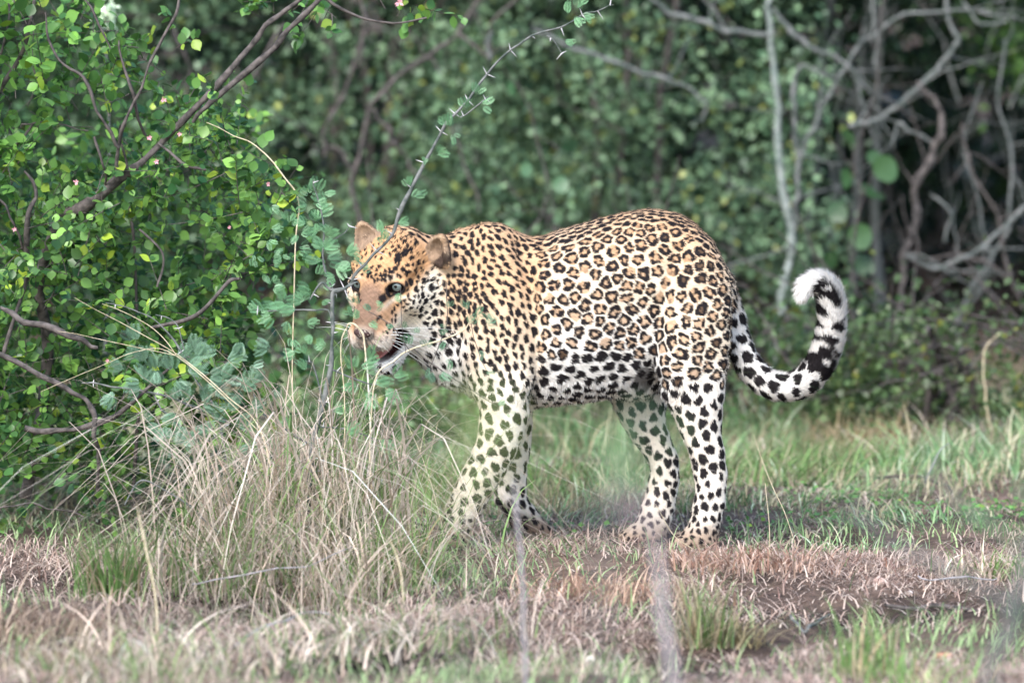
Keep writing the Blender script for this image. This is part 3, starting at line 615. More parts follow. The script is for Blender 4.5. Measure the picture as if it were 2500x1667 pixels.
def pinna(npair=12):
    v, f = [], []
    for k in range(npair):
        x = .12+.80*k/npair; L = .24*math.sin(math.pi*(.18+.72*k/npair))+.07
        for s in (1, -1):
            b = len(v); v += [(x, 0, 0), (x+.055, s*L*.5, .02), (x+.075, s*L, 0), (x+.012, s*L*.65, .0)]; f += [(b, b+1, b+2, b+3)][:1]
    b = len(v); v += [(0, .006, 0), (0, -.006, 0), (.95, 0, 0)]
    return np.array(v), np.array([(b, b+1, b+2)]), np.array(f)
PINNA = pinna()
def spread(tpl, pos, d, n, L, wf=1.0):
    """copies of a leaf template -> verts, [tris, quads]"""
    tv, t3, t4 = tpl; d, s, u = orient(d, n); N = len(pos); L = np.broadcast_to(L, N)
    v = pos[:, None]+L[:, None, None]*(tv[None, :, 0:1]*d[:, None]+wf*tv[None, :, 1:2]*s[:, None]+tv[None, :, 2:3]*u[:, None])
    o = (np.arange(N)*len(tv))[:, None, None]; fs = [(t3[None]+o).reshape(-1, 3)]
    if t4 is not None: fs.append((t4[None]+o).reshape(-1, 4))
    return v.reshape(-1, 3), fs
def greens(n, dark, light, p=1.6, yellow=0.06):
    r = RNG.random((n, 1))**p; c = np.array(dark)*(1-r)+np.array(light)*r
    y = RNG.random(n) < yellow; c[y] = c[y]*np.array((1.9, 1.35, .7)); return np.clip(c*RNG.uniform(.8, 1.2, (n, 1)), 0, 1)
def rdir(n, up=0.0):
    d = RNG.normal(size=(n, 3)); d[:, 2] += up; return nn(d)
def merge(lst):
    v, f, o = [], [], 0
    for vv, ff in lst: v.append(vv); f.append(ff+o); o += len(vv)
    return np.concatenate(v), np.concatenate(f)
def path(pts, n=14, wig=.004):
    """(u, v, y, radius px) waypoints -> smooth wiggly world path and radii"""
    w = np.array([P(a, b, c) for a, b, c, _ in pts]); r = np.array([q[3]*PX*(1+q[2]/16) for q in pts])
    t = np.linspace(0, len(pts)-1, n*(len(pts)-1)+1); c = catmull(w, t); rr = np.interp(t, np.arange(len(pts)), r)
    if wig > .005: lin = np.stack([np.interp(t, np.arange(len(pts)), w[:, q]) for q in range(3)], 1); c = .35*c+.65*lin; wig *= .45
    g = RNG.normal(0, 1, (len(c)//3+3, 3)); k = np.stack([np.interp(np.arange(len(c))/3, np.arange(len(g)), g[:, q]) for q in range(3)], 1)
    k[0] = 0; c = c+k*wig; return c, rr*(1+.12*np.interp(np.arange(len(c))/2.5, np.arange(len(c)), RNG.normal(size=len(c))))
def branch(name, pts, m, parent, ns=7, wig=.004, n=8):
    c, r = path(pts, n, wig); v, f = tube(c, np.maximum(r, .0004), ns); o = obj(name, mesh_np(name, v, f, m), parent); return o, c, r
def twigs_to(parent, lst, m, name='twigs'):
    v, f = merge(lst); o = obj(name, mesh_np(name, v, f, m), parent); o['kind'] = 'stuff'; return o
def sprays(centers, L0, L1, nleaf, bias=(0, 0, .3), spreadw=.6):
    """leafy twigs: returns twig tubes, leaf positions, directions, normals"""
    T, lp, ld, ln = [], [], [], []
    for c in centers:
        L = random.uniform(L0, L1); d = nn(np.array(bias)+RNG.normal(0, spreadw, 3)); b2 = RNG.normal(0, .25, 3); b2[2] -= .12
        s = np.linspace(0, 1, 5)[:, None]; pp = c+d*L*s+b2*L*.5*s*s; T.append(tube(pp, np.linspace(.0013, .0005, 5), 3))
        k = max(3, int(nleaf*L/L1)); ss = np.sort(RNG.uniform(.08, 1, k))[:, None]; q = c+d*L*ss+b2*L*.5*ss*ss
        side = nn(np.cross(d, RNG.normal(size=3))); sg = np.where(np.arange(k) % 2, 1, -1)[:, None]
        dd = nn(d*.55+side*sg+RNG.normal(0, .35, (k, 3))+np.array((0, 0, -.05))); lp.append(q); ld.append(dd)
        nrm = nn(RNG.normal(0, .55, (k, 3))+np.array((0, -.45, .75))); ln.append(nrm)
    return T, np.concatenate(lp), np.concatenate(ld), np.concatenate(ln)
def leaf_objects(parent, tpl, cols, pos, d, n, L, material, name='leaf', wf=1.0):
    """single leaves that share a few meshes"""
    ms = []
    for c in cols:
        v, fs = tpl[0]*np.array((1, wf, 1)), [tpl[1]]+([tpl[2]] if tpl[2] is not None else [])
        ms.append(mesh_np(name, v, fs, material, True, np.tile(np.array(c), (len(v), 1))))
    d, s, u = orient(d, n)
    for i in range(len(pos)):
        o = bpy.data.objects.new(name, ms[i % len(ms)]); S.collection.objects.link(o); o.parent = parent
        M = Matrix(((d[i][0], s[i][0], u[i][0], pos[i][0]), (d[i][1], s[i][1], u[i][1], pos[i][1]), (d[i][2], s[i][2], u[i][2], pos[i][2]), (0, 0, 0, 1)))
        o.matrix_basis = Matrix.Translation((0, 0, 0)) @ M @ Matrix.Diagonal((L[i], L[i], L[i], 1))
def foliage(parent, tpl, pos, d, n, L, cols, material, name='foliage', wf=1.0):
    v, fs = spread(tpl, pos, d, n, L, wf); o = obj(name, mesh_np(name, v, fs, material, True, np.repeat(cols, len(tpl[0]), 0)), parent); o['kind'] = 'stuff'; return o
def blades(base, H, lean, curl, wid, cols, seg=4):
    """grass blades: lean = horizontal vector at the tip per height, curl = extra droop"""
    N = len(base); s = np.linspace(0, 1, seg+1)[None, :, None]; H = np.broadcast_to(H, N)[:, None, None]
    up = np.array((0, 0, 1.0)); cl = np.broadcast_to(curl, N)[:, None, None]; ln = lean[:, None, :]
    c = base[:, None]+H*(up*(s-cl*s*s*s*.9)+ln*(s*.35+s*s*.65)*(1+cl*.6*s))
    side = nn(np.cross(lean+RNG.normal(0, .35, (N, 3)), up))[:, None]; w = np.broadcast_to(wid, N)[:, None, None]*(1-s**1.6)*.5
    l, r = c[:, :-1]-side*w[:, :-1], c[:, :-1]+side*w[:, :-1]
    v = np.concatenate([np.stack([l, r], 2).reshape(N, -1, 3), c[:, -1:]], 1); k = v.shape[1]
    o = (np.arange(N)*k)[:, None, None]
    q = np.array([(2*i, 2*i+1, 2*i+3, 2*i+2) for i in range(seg-1)]); t3 = np.array([(2*seg-2, 2*seg-1, 2*seg)])
    return v.reshape(-1, 3), [(t3[None]+o).reshape(-1, 3), (q[None]+o).reshape(-1, 4)], np.repeat(cols, k, 0)

# ------------------------------------------------------------------ background thicket
DK, LT = (.014, .040, .017), (.070, .150, .052)
def shrub(name, label, x, y, rx, ry, h, nleaf, leafL, dark, light, bark, stems, cat='shrub', group='bushes behind the leopard', z0=0.0, tpl=KITE, clump=1.0, vis=None, twn=45, paths=()):
    z = float(gz(x, y)); root = empty(name, (x, y, z)); tag(root, label, cat, group); o3 = np.array((x, y, z))
    for st in range(stems):
        a = RNG.uniform(-1, 1); tip = np.array((a*rx*.8, RNG.uniform(-.6, .6)*ry, h*RNG.uniform(.6, .95))); b0 = np.array((RNG.uniform(-.12, .12), RNG.uniform(-.1, .1), -.02))
        s = np.linspace(0, 1, 14)[:, None]; pp = b0+(tip-b0)*s+np.array((-a*.25*rx, 0, .10))*np.sin(s*3.14)+np.cumsum(RNG.normal(0, .008, (14, 3)), 0)
        v, f = tube(pp, np.linspace(.014, .004, 14)*RNG.uniform(.6, 1.2), 6); obj('branch', mesh_np('branch', v, f, bark), root)
    tw = []
    for k in range(twn):
        c = np.array((RNG.uniform(-rx, rx), RNG.uniform(-ry, ry), RNG.uniform(.05, h))); d = rdir(1, .5)[0]; L = RNG.uniform(.12, .45)
        s = np.linspace(0, 1, 6)[:, None]; pp = c+d*L*s+np.cumsum(RNG.normal(0, .010, (6, 3)), 0); tw.append(tube(pp, np.linspace(.0045, .0012, 6)*RNG.uniform(.5, 1.2), 4))
    twigs_to(root, tw, bark)
    nc = max(8, int(nleaf/60*clump)); cc = np.stack([RNG.uniform(-rx, rx, nc), RNG.uniform(-ry, ry, nc), h*RNG.uniform(z0, 1, nc)], 1)
    sz = RNG.uniform(.035, .10, nc)
    ci = RNG.integers(0, nc, nleaf); pos = cc[ci]+RNG.normal(0, 1, (nleaf, 3))*sz[ci][:, None]*np.array((1, 1, .8)); pos[:, 2] = np.abs(pos[:, 2])
    tone = RNG.uniform(.45, 1.7, nc)[ci][:, None]
    foliage(root, tpl, pos, rdir(nleaf, -.1), nn(RNG.normal(0, .6, (nleaf, 3))+np.array((0, -.5, .8))), leafL*RNG.uniform(.6, 1.3, nleaf), np.clip(greens(nleaf, dark, light)*tone, 0, 1), LEAF_M)
    return root
def rooted(name, label, cat, loc, group=None):
    r = empty(name, loc); return tag(r, label, cat, group)
def place(name, label, cat, u, v_y, group=None):
    """an Empty on the ground under photo column u at depth v_y; children are built in world space and shifted"""
    x = float(P(u, 833, v_y)[0]); z = float(gz(x, v_y)); r = empty(name, (x, v_y, z)); tag(r, label, cat, group)
    return r, np.array((x, v_y, z))
class Plant:
    """a thing whose parts are built in world coordinates"""
    def __init__(s, name, label, cat, u, y, group=None): s.r, s.o = place(name, label, cat, u, y, group)
    def add(s, name, me, kind=None):
        o = obj(name, me, s.r); o.matrix_basis = Matrix.Translation(tuple(-s.o));
        if kind: o['kind'] = kind
        return o
    def branch(s, pts, m, ns=7, wig=.004, n=8, name='branch'):
        c, r = path(pts, n, wig); v, f = tube(c, np.maximum(r, .0004), ns); s.add(name, mesh_np(name, v, f, m))
        if wig > .005:
            T = []; arc = np.linalg.norm(np.diff(c, axis=0), axis=1).sum()
            for _ in range(int(arc*11)):
                i = random.randrange(1, len(c)-1); d = nn(nn(c[i]-c[i-1])*.6+RNG.normal(0, .6, 3)); L = random.uniform(.05, .30); q = np.linspace(0, 1, 7)[:, None]
                pp = c[i]+d*L*q+np.cumsum(RNG.normal(0, L*.022, (7, 3)), 0)*(q > 0); T.append(tube(pp, np.linspace(min(r[i]*.5, .0035), .0007, 7), 4))
                if random.random() < .6:
                    j = 3; d2 = nn(d+RNG.normal(0, .5, 3)); pp = pp[j]+d2*L*.5*q+np.cumsum(RNG.normal(0, L*.012, (7, 3)), 0)*(q > 0); T.append(tube(pp, np.linspace(.0018, .0006, 7), 3))
            if T: s.twigs(T, m)
        return c, r
    def leaves(s, tpl, cols, pos, d, n, L, material=None, name='leaf', wf=1.0):
        leaf_objects(s.r, tpl, cols, np.asarray(pos)-s.o, np.asarray(d), np.asarray(n), np.asarray(L), material or LEAF_M, name, wf)
    def foliage(s, tpl, pos, d, n, L, cols, material=None, name='foliage', wf=1.0):
        return foliage(s.r, tpl, pos-s.o, d, n, L, cols, material or LEAF_M, name, wf)
    def twigs(s, lst, m, name='twigs'):
        v, f = merge(lst); s.add(name, mesh_np(name, v, f, m), 'stuff')
SOFT_D, SOFT_L = (.055, .110, .058), (.26, .39, .21)
shrub('background_shrub', 'soft blue-green feathery bush behind the leaning branches, left of centre', -.42, 4.6, .80, .55, 2.3, 34000, .024, SOFT_D, SOFT_L, BARK_BROWN, 6)
shrub('background_shrub', 'feathery green bush directly behind the leopard\'s shoulders', .30, 4.4, .55, .5, 1.9, 20000, .023, SOFT_D, SOFT_L, BARK_BROWN, 4, z0=.1)
shrub('background_shrub', 'dark leafy bush behind the left shrub, at the photo\'s left edge', -1.55, 4.4, .6, .6, 2.4, 24000, .025, DK, LT, BARK_BROWN, 5)
shrub('background_shrub', 'dark green bush hung with grey twigs behind the leopard\'s rump', .95, 5.1, .7, .5, 2.3, 14000, .026, (.006, .018, .009), (.026, .060, .022), BARK_GREY, 5, z0=.34, twn=60)
shrub('background_shrub', 'mid green bush with yellowish leaves at the top right corner', 1.80, 4.8, .50, .5, 2.4, 11000, .026, (.010, .03, .011), (.09, .18, .035), BARK_GREY, 5, z0=.30, twn=60)
shrub('low_bush', 'low tangled brown and green scrub under the dark gap, right of the curled tail', 1.12, 2.55, .50, .25, .30, 3600, .026, (.05, .085, .03), (.085, .12, .045), BARK_BROWN, 6, twn=70, group='low scrub at the foot of the thicket')
shrub('low_bush', 'low scrub of brown stems at the right edge of the photo', 1.72, 2.2, .42, .28, .36, 3200, .026, (.05, .085, .03), (.095, .12, .045), BARK_BROWN, 5, twn=70, group='low scrub at the foot of the thicket')
shrub('low_bush', 'low pale green growth behind the leopard\'s front legs', -.05, 2.5, .55, .3, .30, 3400, .024, (.05, .10, .03), (.11, .18, .07), BARK_BROWN, 4, twn=45, group='low scrub at the foot of the thicket')
shrub('low_bush', 'low dark scrub behind the leopard\'s rump and the base of its tail', .62, 2.9, .42, .25, .30, 3000, .026, (.03, .06, .022), (.08, .13, .05), BARK_BROWN, 5, twn=60, group='low scrub at the foot of the thicket')
# far mass that closes the view, and unseen leaf cover added to cut skylight
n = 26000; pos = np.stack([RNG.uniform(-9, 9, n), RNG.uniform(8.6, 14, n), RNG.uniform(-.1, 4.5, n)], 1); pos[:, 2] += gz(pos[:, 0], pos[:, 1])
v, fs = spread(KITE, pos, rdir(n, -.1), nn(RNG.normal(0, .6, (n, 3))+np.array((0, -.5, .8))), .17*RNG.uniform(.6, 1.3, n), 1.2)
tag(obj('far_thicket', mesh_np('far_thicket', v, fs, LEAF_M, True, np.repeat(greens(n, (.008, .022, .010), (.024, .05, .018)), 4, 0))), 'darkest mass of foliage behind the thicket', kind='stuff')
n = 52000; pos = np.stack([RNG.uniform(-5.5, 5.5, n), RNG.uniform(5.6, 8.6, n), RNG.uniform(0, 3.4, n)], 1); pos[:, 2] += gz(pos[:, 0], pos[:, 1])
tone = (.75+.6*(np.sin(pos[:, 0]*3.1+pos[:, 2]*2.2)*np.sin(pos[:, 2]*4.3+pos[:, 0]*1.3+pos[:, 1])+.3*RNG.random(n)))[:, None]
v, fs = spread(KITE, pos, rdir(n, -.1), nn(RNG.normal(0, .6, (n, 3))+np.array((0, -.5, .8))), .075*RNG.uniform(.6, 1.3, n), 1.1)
tag(obj('thicket', mesh_np('thicket', v, fs, LEAF_M, True, np.repeat(np.clip(greens(n, (.012, .034, .013), (.040, .088, .028))*np.clip(tone, .4, 1.5)*(1-.55*sst(pos[:, 0:1], .2, .9)), 0, 1), 4, 0))), 'dense dark thicket closing the view behind all the bushes', kind='stuff')  # leaf colour darkens to the right: shade of the hollow painted in
n = 12000; pos = np.stack([RNG.uniform(-4, 4, n), RNG.uniform(4.4, 7.0, n), RNG.uniform(1.7, 3.2, n)], 1)
keep_ = np.sin(pos[:, 0]*2.3+1)*np.sin(pos[:, 1]*2.1) > -.55; pos = pos[keep_]; n = len(pos)
v, fs = spread(KITE, pos, rdir(n, -.1), nn(RNG.normal(0, .5, (n, 3))+np.array((0, 0, 1))), .09*RNG.uniform(.6, 1.3, n), 1.1)
tag(obj('shade_canopy', mesh_np('shade_canopy', v, fs, LEAF_M, True, np.repeat(greens(n, DK, LT), 4, 0))), 'unseen leaf cover above the thicket, added to cut sky light', kind='stuff')

# grey-stemmed tree behind the tail
Tm = Plant('small_tree', 'small pale grey tree forking behind the leopard\'s curled tail', 'tree', 1900, 3.6)
y = 3.6
BARK_LICHEN = barkmat('bark_lichen', (.13, .16, .14), (.32, .34, .31))
Tm.branch([(1890, 1015, y, 11), (1893, 890, y, 11), (1900, 830, y, 13), (1912, 720, y, 12), (1928, 600, y, 11), (1918, 500, y, 10), (1905, 380, y, 8.9), (1893, 220, y, 7.4), (1880, 90, y, 6.7), (1885, -40, y, 5.9), (1870, -300, y, 4.4)], BARK_LICHEN, 9, name='trunk')
for b in ([(1928, 610, y, 8.1), (1938, 520, y, 7.4), (1945, 420, y, 6.7), (1968, 340, y, 6.7), (2010, 265, y, 5.9), (2050, 180, y, 5.2), (2110, 100, y, 4.4), (2200, 40, y, 4.4), (2330, 30, y, 3.7), (2480, 45, y, 3)],
          [(1944, 425, y, 5.9), (1937, 300, y, 6.7), (1942, 230, y, 7.4), (1950, 160, y, 5.2), (1990, 170, y, 4.4), (2030, 190, y, 3)],
          [(1888, 85, y, 5.9), (1820, 82, y, 6.7), (1760, 76, y, 7.4), (1700, 45, y, 7.4), (1640, 35, y, 6.7), (1590, 0, y, 5.9), (1480, -70, y, 5.2)],
          [(1885, 20, y, 5.9), (1930, 80, y, 6.7), (1985, 120, y, 6.7), (2040, 135, y, 5.9), (2095, 190, y, 5.2), (2130, 240, y, 3)],
          [(2075, 312, y, 7.4), (2120, 300, y, 7.4), (2180, 270, y, 6.7), (2240, 215, y, 6.7), (2300, 160, y, 5.9), (2338, 110, y, 5.9), (2318, 60, y, 5.2), (2302, -20, y, 5.2), (2290, -200, y, 4.4)],
          [(1700, 230, y, 3), (1620, 190, y, 5.2), (1560, 175, y, 5.9), (1480, 140, y, 5.9), (1400, 118, y, 5.9), (1300, 70, y, 4.4)],
          [(1715, 300, y, 3.7), (1725, 250, y, 4.4), (1690, 225, y, 3.7)], [(2128, 100, y, 5.2), (2135, 40, y, 4.4), (2120, -60, y, 4.4)],
          [(2135, 30, y, 4.4), (2145, 110, y, 4.4), (2130, 170, y, 3.7)], [(2350, 0, y, 3.7), (2395, 60, y, 4.4), (2460, 55, y, 3.7)],
          [(1905, 500, y, 3), (1860, 470, y, 2.2), (1820, 460, y, 2.2)], [(1925, 600, y, 3), (1870, 620, y, 3), (1790, 640, y, 2.2), (1720, 690, y, 1.5)]):
    Tm.branch(b, BARK_GREY, 7, .008)
Tb = Plant('brown_sapling', 'twisting brown stem looping low, right of the curled tail', 'sapling', 2190, 3.5); y = 3.5
Tb.branch([(2180, 1010, y, 5.9), (2188, 850, y, 5.9), (2195, 740, y, 6.7), (2205, 620, y, 8.1), (2235, 540, y, 8.9), (2235, 490, y, 9.6), (2262, 400, y, 9.6), (2295, 340, y, 10), (2300, 280, y, 7.4), (2280, 240, y, 5.2), (2240, 200, y, 3.7)], BARK_BROWN, 8, .010, name='stem')
for b in ([(2205, 618, y, 5.2), (2250, 645, y, 6.7), (2300, 650, y, 7.4), (2350, 635, y, 6.7), (2400, 600, y, 5.9), (2440, 560, y, 5.9), (2500, 510, y, 5.2), (2600, 430, y, 4.4)], [(2200, 610, y, 4.4), (2290, 628, y, 3.7), (2350, 620, y, 3.7), (2420, 650, y, 3.7), (2500, 720, y, 3.7)],
          [(2292, 350, y, 4.4), (2240, 335, y, 4.4), (2190, 300, y, 3.7), (2180, 360, y, 3)], [(2270, 470, y, 3), (2320, 520, y, 3.7), (2310, 590, y, 3)], [(2350, 300, y, 3), (2370, 420, y, 3.7), (2440, 540, y, 4.4), (2470, 700, y, 4.4), (2510, 760, y, 3.7)]):
    Tb.branch(b, BARK_BROWN if random.random() < .5 else BARK_GREY, 7, .010)
Tc = Plant('leaning_sapling', 'thin green-stemmed sapling beside the right edge of the photo', 'sapling', 2420, 3.6); y = 3.7
Tc.branch([(2400, 1000, y, 5.2), (2330, 800, y, 5.2), (2390, 680, y, 5.2), (2460, 560, y, 5.2), (2470, 380, y, 4.4), (2440, 250, y, 3.7), (2460, 100, y, 3)], BARK_GREY, 7, .012, name='stem')
Tc.branch([(2330, 800, y, 3.7), (2420, 640, y, 3.7), (2380, 480, y, 3.7), (2350, 330, y, 3), (2400, 200, y, 2.2)], BARK_GREY, 6, .012)
# arching dead grass stems on the right
Ta = Plant('dead_stems', 'long dead grass stems arching over the scrub right of the tail', 'grass', 2450, 2.2); y = 2.2
for b in ([(2520, 900, y, 0.66), (2500, 845, y, 1.8), (2440, 805, y, 2), (2360, 785, y, 1.8), (2250, 778, y, 1.3), (2150, 785, y, 1.1), (2100, 800, y, 0.66)], [(2620, 1000, y, 1.3), (2540, 880, y, 1.8), (2470, 835, y, 1.8), (2400, 800, y, 1.3), (2340, 765, y, 0.9)],
          [(2420, 1050, y, 3.1), (2405, 960, y, 2.6), (2400, 890, y, 2.6), (2410, 840, y, 2.2), (2440, 815, y, 1.8)], [(2400, 895, y, 1.1), (2300, 925, y, 1.1), (2200, 965, y, 0.9), (2130, 1000, y, 0.66)]):
    Ta.branch(b, STRAW_M if b[0][3] > 1.6 else BARK_BROWN, 6, .002, name='stem')
# round-leaved climber hanging in the dark gap
Tv = Plant('climber', 'climber with big round green leaves hanging in the dark gap above the tail tip', 'climber', 2080, 3.3); y = 3.3
Tv.branch([(2060, 1010, y, 2.2), (2085, 720, y, 2.2), (2075, 600, y, 2.2), (2105, 480, y, 2.2), (2085, 380, y, 2.2), (2140, 200, y, 2.2), (2150, 0, y, 2.2)], BARK_BROWN, 6, .006, name='stem')
bl = [(2065, 345, 34), (2072, 438, 40), (2155, 420, 55), (2035, 528, 46), (2122, 480, 44), (2105, 580, 52), (2030, 640, 42), (2100, 660, 44), (2130, 395, 34), (2065, 705, 30), (1400, 370, 44), (1250, 225, 34), (1290, 420, 34), (1370, 460, 40)]
Tv.leaves(HEART, [(.055, .12, .045), (.04, .095, .035), (.065, .14, .05)], [P(a-12, b-r*.7, y+.02*i % .1) for i, (a, b, r) in enumerate(bl) if a > 1900], nn(np.array([(.35, -.2, -.9)]*10)+RNG.normal(0, .35, (10, 3))), nn(np.array([(0, -1, .3)]*10)+RNG.normal(0, .5, (10, 3))), np.array([r*1.5*PX for a, b, r in bl if a > 1900]))
Tw = Plant('climber', 'pale round-leaved sprig in the feathery bush above the leopard\'s shoulders', 'climber', 1340, 3.2); y = 3.2
Tw.branch([(1340, 1010, y, 3), (1350, 700, y, 3), (1345, 480, y, 2.2), (1310, 330, y, 2.2), (1260, 200, y, 1.5)], BARK_BROWN, 6, .008, name='stem')
Tw.leaves(HEART, [(.09, .20, .09), (.07, .16, .07)], [P(a-12, b-r*.7, y) for a, b, r in bl if a < 1900], nn(np.array([(.35, -.2, -.9)]*4)+RNG.normal(0, .35, (4, 3))), nn(np.array([(0, -1, .3)]*4)+RNG.normal(0, .5, (4, 3))), np.array([r*1.3*PX for a, b, r in bl if a < 1900]))
# brown woody limbs behind the leaning branch, upper middle
Tl = Plant('woody_shrub', 'bare brown limbs crossing behind the thorny branch, top centre', 'shrub', 900, 3.4); y = 3.4
Tl.branch([(905, 1000, y, 5.3), (890, 700, y, 5.3), (870, 420, y, 5.8), (905, 260, y, 5.8), (1000, 170, y, 6.4), (1090, 110, y, 5.8), (1150, 40, y, 5.3), (1180, -60, y, 4.8)], BARK_BROWN, 8, .012, name='trunk')
for b in ([(1120, 80, y, 4.8), (1190, 130, y, 4.8), (1200, 60, y, 4.2), (1260, -10, y, 3.7)], [(880, -20, y, 4.8), (887, 60, y, 4.8), (885, 130, y, 4.2), (878, 180, y, 2.7)], [(870, 420, y, 4.2), (810, 350, y, 4.8), (790, 380, y, 4.2), (800, 300, y, 4.2), (850, 200, y, 4.2), (900, 60, y, 3.2)],
          [(905, 265, y, 3.7), (960, 330, y, 4.2), (1000, 400, y, 3.7), (1040, 440, y, 2.7)], [(1100, 300, y, 2.7), (1150, 430, y, 3.7), (1170, 520, y, 3.2)], [(1195, 145, y, 5.8), (1192, 100, y, 6.4), (1196, 85, y, 3.2)], [(700, 60, y, 3.7), (600, 200, y, 4.2), (560, 330, y, 3.7), (590, 450, y, 3.2)], [(420, 60, y, 3.2), (470, 180, y, 3.7), (430, 300, y, 3.2)]):
    Tl.branch(b, BARK_GREY if b[0][3] > 5.5 else BARK_BROWN, 7, .012)
Tf = Plant('pale_flower', 'blurred pale flower head at the top left among the leaves', 'flower', 262, 1.6)
Tf.branch([(262, 1080, 1.6, 3), (270, 400, 1.6, 3), (262, 60, 1.6, 2)], BARK_GREY, 5, .004, name='stem')
pp = P(262, 38, 1.6)+RNG.normal(0, .014, (60, 3)); Tf.foliage(KITE, pp, rdir(60, .3), rdir(60, 1), .02*RNG.uniform(.6, 1.3, 60), np.tile(np.array((.62, .72, .50)), (60, 1)), name='petals')
# ------------------------------------------------------------------ leafy shrub on the left, in focus
G1, G2 = (.024, .085, .028), (.22, .41, .08)
SH = Plant('leafy_shrub', 'dense round-leaved green shrub filling the left of the photo, left of the leopard', 'shrub', 200, .75, 'round-leaved shrubs on the left')
mains = [[(60, 1215, .6, 14), (120, 900, .6, 13), (95, 700, .5, 12), (150, 535, .45, 13), (210, 500, .42, 15), (280, 445, .40, 14), (340, 400, .38, 9), (400, 345, .38, 8), (455, 285, .36, 8), (560, 175, .35, 8), (610, 115, .35, 7), (650, 60, .35, 7), (700, 25, .35, 6), (760, -20, .35, 5)],
         [(470, 300, .45, 4), (500, 260, .45, 7), (560, 215, .45, 8), (640, 145, .45, 8), (700, 80, .45, 7), (770, 10, .45, 6), (800, -30, .45, 5)],
         [(288, 440, .38, 5), (292, 350, .33, 5), (310, 290, .3, 5), (345, 210, .3, 4), (385, 110, .3, 4), (430, 30, .3, 4), (445, -20, .3, 3)],
         [(290, 360, .33, 4), (240, 270, .3, 4), (200, 190, .3, 4), (150, 150, .3, 3), (115, 90, .3, 3), (110, 30, .3, 2)],
         [(355, 330, .38, 3), (325, 230, .3, 4), (300, 150, .3, 3), (295, 100, .3, 2)], [(270, 120, .3, 2), (245, 60, .3, 3), (200, -10, .3, 2)],
         [(260, 455, .4, 3), (255, 400, .35, 3), (230, 340, .35, 3)], [(65, 620, .4, 7), (70, 520, .35, 6), (90, 470, .35, 4), (60, 420, .35, 3)], [(60, 610, .4, 4), (30, 530, .35, 3), (-10, 480, .35, 3)],
         [(0, 750, .15, 6), (60, 785, .12, 8), (140, 805, .1, 8), (200, 830, .1, 6), (240, 850, .1, 4)],
         [(-60, 840, -.1, 6), (30, 880, -.1, 6), (110, 920, -.1, 6), (180, 955, -.1, 6), (222, 990, -.1, 7), (236, 1060, -.1, 6), (240, 1130, -.05, 5), (238, 1195, 0, 5)],
         [(60, 1045, .2, 8), (140, 1050, .18, 7), (230, 1040, .15, 7), (330, 980, .1, 5), (420, 890, .1, 4)], [(370, 800, .2, 4), (480, 770, .15, 5), (560, 690, .15, 5), (585, 680, .15, 3)],
         [(10, 860, .3, 5), (40, 760, .3, 5), (70, 650, .3, 4)], [(385, 350, .35, 3), (450, 395, .3, 4), (500, 415, .3, 3)], [(340, 560, .3, 3), (400, 620, .3, 3), (380, 700, .3, 3)], [(860, -40, .3, 3), (800, 0, .3, 5), (880, 45, .3, 3.5), (960, 58, .3, 3), (1040, 45, .3, 2)]]
for b in mains: SH.branch([(q[0], q[1], q[2]-.28, q[3]*1.05) for q in b], BARK_BROWN, 8 if b[0][3] > 6 else 6, .0025, 6)
# where the crown is: photo-plane outline with gaps
OUT = np.array([(-260, 420), (60, 440), (190, 470), (300, 400), (420, 330), (560, 330), (650, 400), (705, 480), (690, 560), (640, 640), (690, 700), (735, 800), (700, 900), (610, 1000), (545, 1080), (480, 1180), (380, 1245), (120, 1235), (-260, 1260)], float)
def inside_poly(u, v, poly):
    x0, y0 = poly[:, 0], poly[:, 1]; x1, y1 = np.roll(x0, -1), np.roll(y0, -1); r = np.zeros(len(u), bool)
    for a, b, c, d in zip(x0, y0, x1, y1):
        m = ((b > v) != (d > v)) & (u < (c-a)*(v-b)/np.where(d == b, 1e-9, d-b)+a); r ^= m
    return r
def crown(n, poly, y0, y1, thr, f=.011, seed=0):
    u = RNG.uniform(poly[:, 0].min(), poly[:, 0].max(), n*4); v = RNG.uniform(poly[:, 1].min(), poly[:, 1].max(), n*4)
    nz = np.sin(u*f+seed)*np.sin(v*f*1.2+seed*2)+.6*np.sin(u*f*2.3+v*f*1.1+seed)*np.sin(v*f*2.1-u*f*.7+1+seed)+RNG.normal(0, .25, n*4)
    m = inside_poly(u, v, poly) & (nz > thr); u, v = u[m][:n], v[m][:n]; y = RNG.uniform(y0, y1, len(u))
    return np.array([P(a, b, c) for a, b, c in zip(u, v, y)])
def leafy(pl, cen, L0, L1, k, lmin, lmax, g1, g2, p, nobj, wf=1.0, bark=BARK_BROWN, cols=None, bias=(.1, -.1, .35)):
    T, lp, ld, ln = sprays(cen, L0, L1, k, bias, .55)
    m = lp[:, 2] > .02; lp, ld, ln = lp[m], ld[m], ln[m]
    L = RNG.uniform(lmin, lmax, len(lp)); uv = UV(lp); inf = (uv[:, 0] > -20) & (uv[:, 0] < 2520) & (uv[:, 1] > -20)
    sc = np.where(inf, lp[:, 1]-L*14, 99); o = np.argsort(sc); sel = o[:nobj]; rest = o[nobj:]
    pl.twigs(T, bark)
    if nobj: pl.leaves(OVATE, cols or [tuple(c) for c in greens(8, g1, g2, 1.1, .1)], lp[sel], ld[sel], ln[sel], L[sel], wf=wf)
    if len(rest): pl.foliage(OVATE, lp[rest], ld[rest], ln[rest], L[rest], greens(len(rest), g1, g2, p), wf=wf)
leafy(SH, crown(1120, OUT, .0, 1.15, -.05), .08, .20, 19, .014, .032, G1, G2, 1.5, 290)
SH2 = Plant('leafy_shrub', 'taller bright green shrub reaching in from the upper left corner', 'shrub', -120, .55, 'round-leaved shrubs on the left')
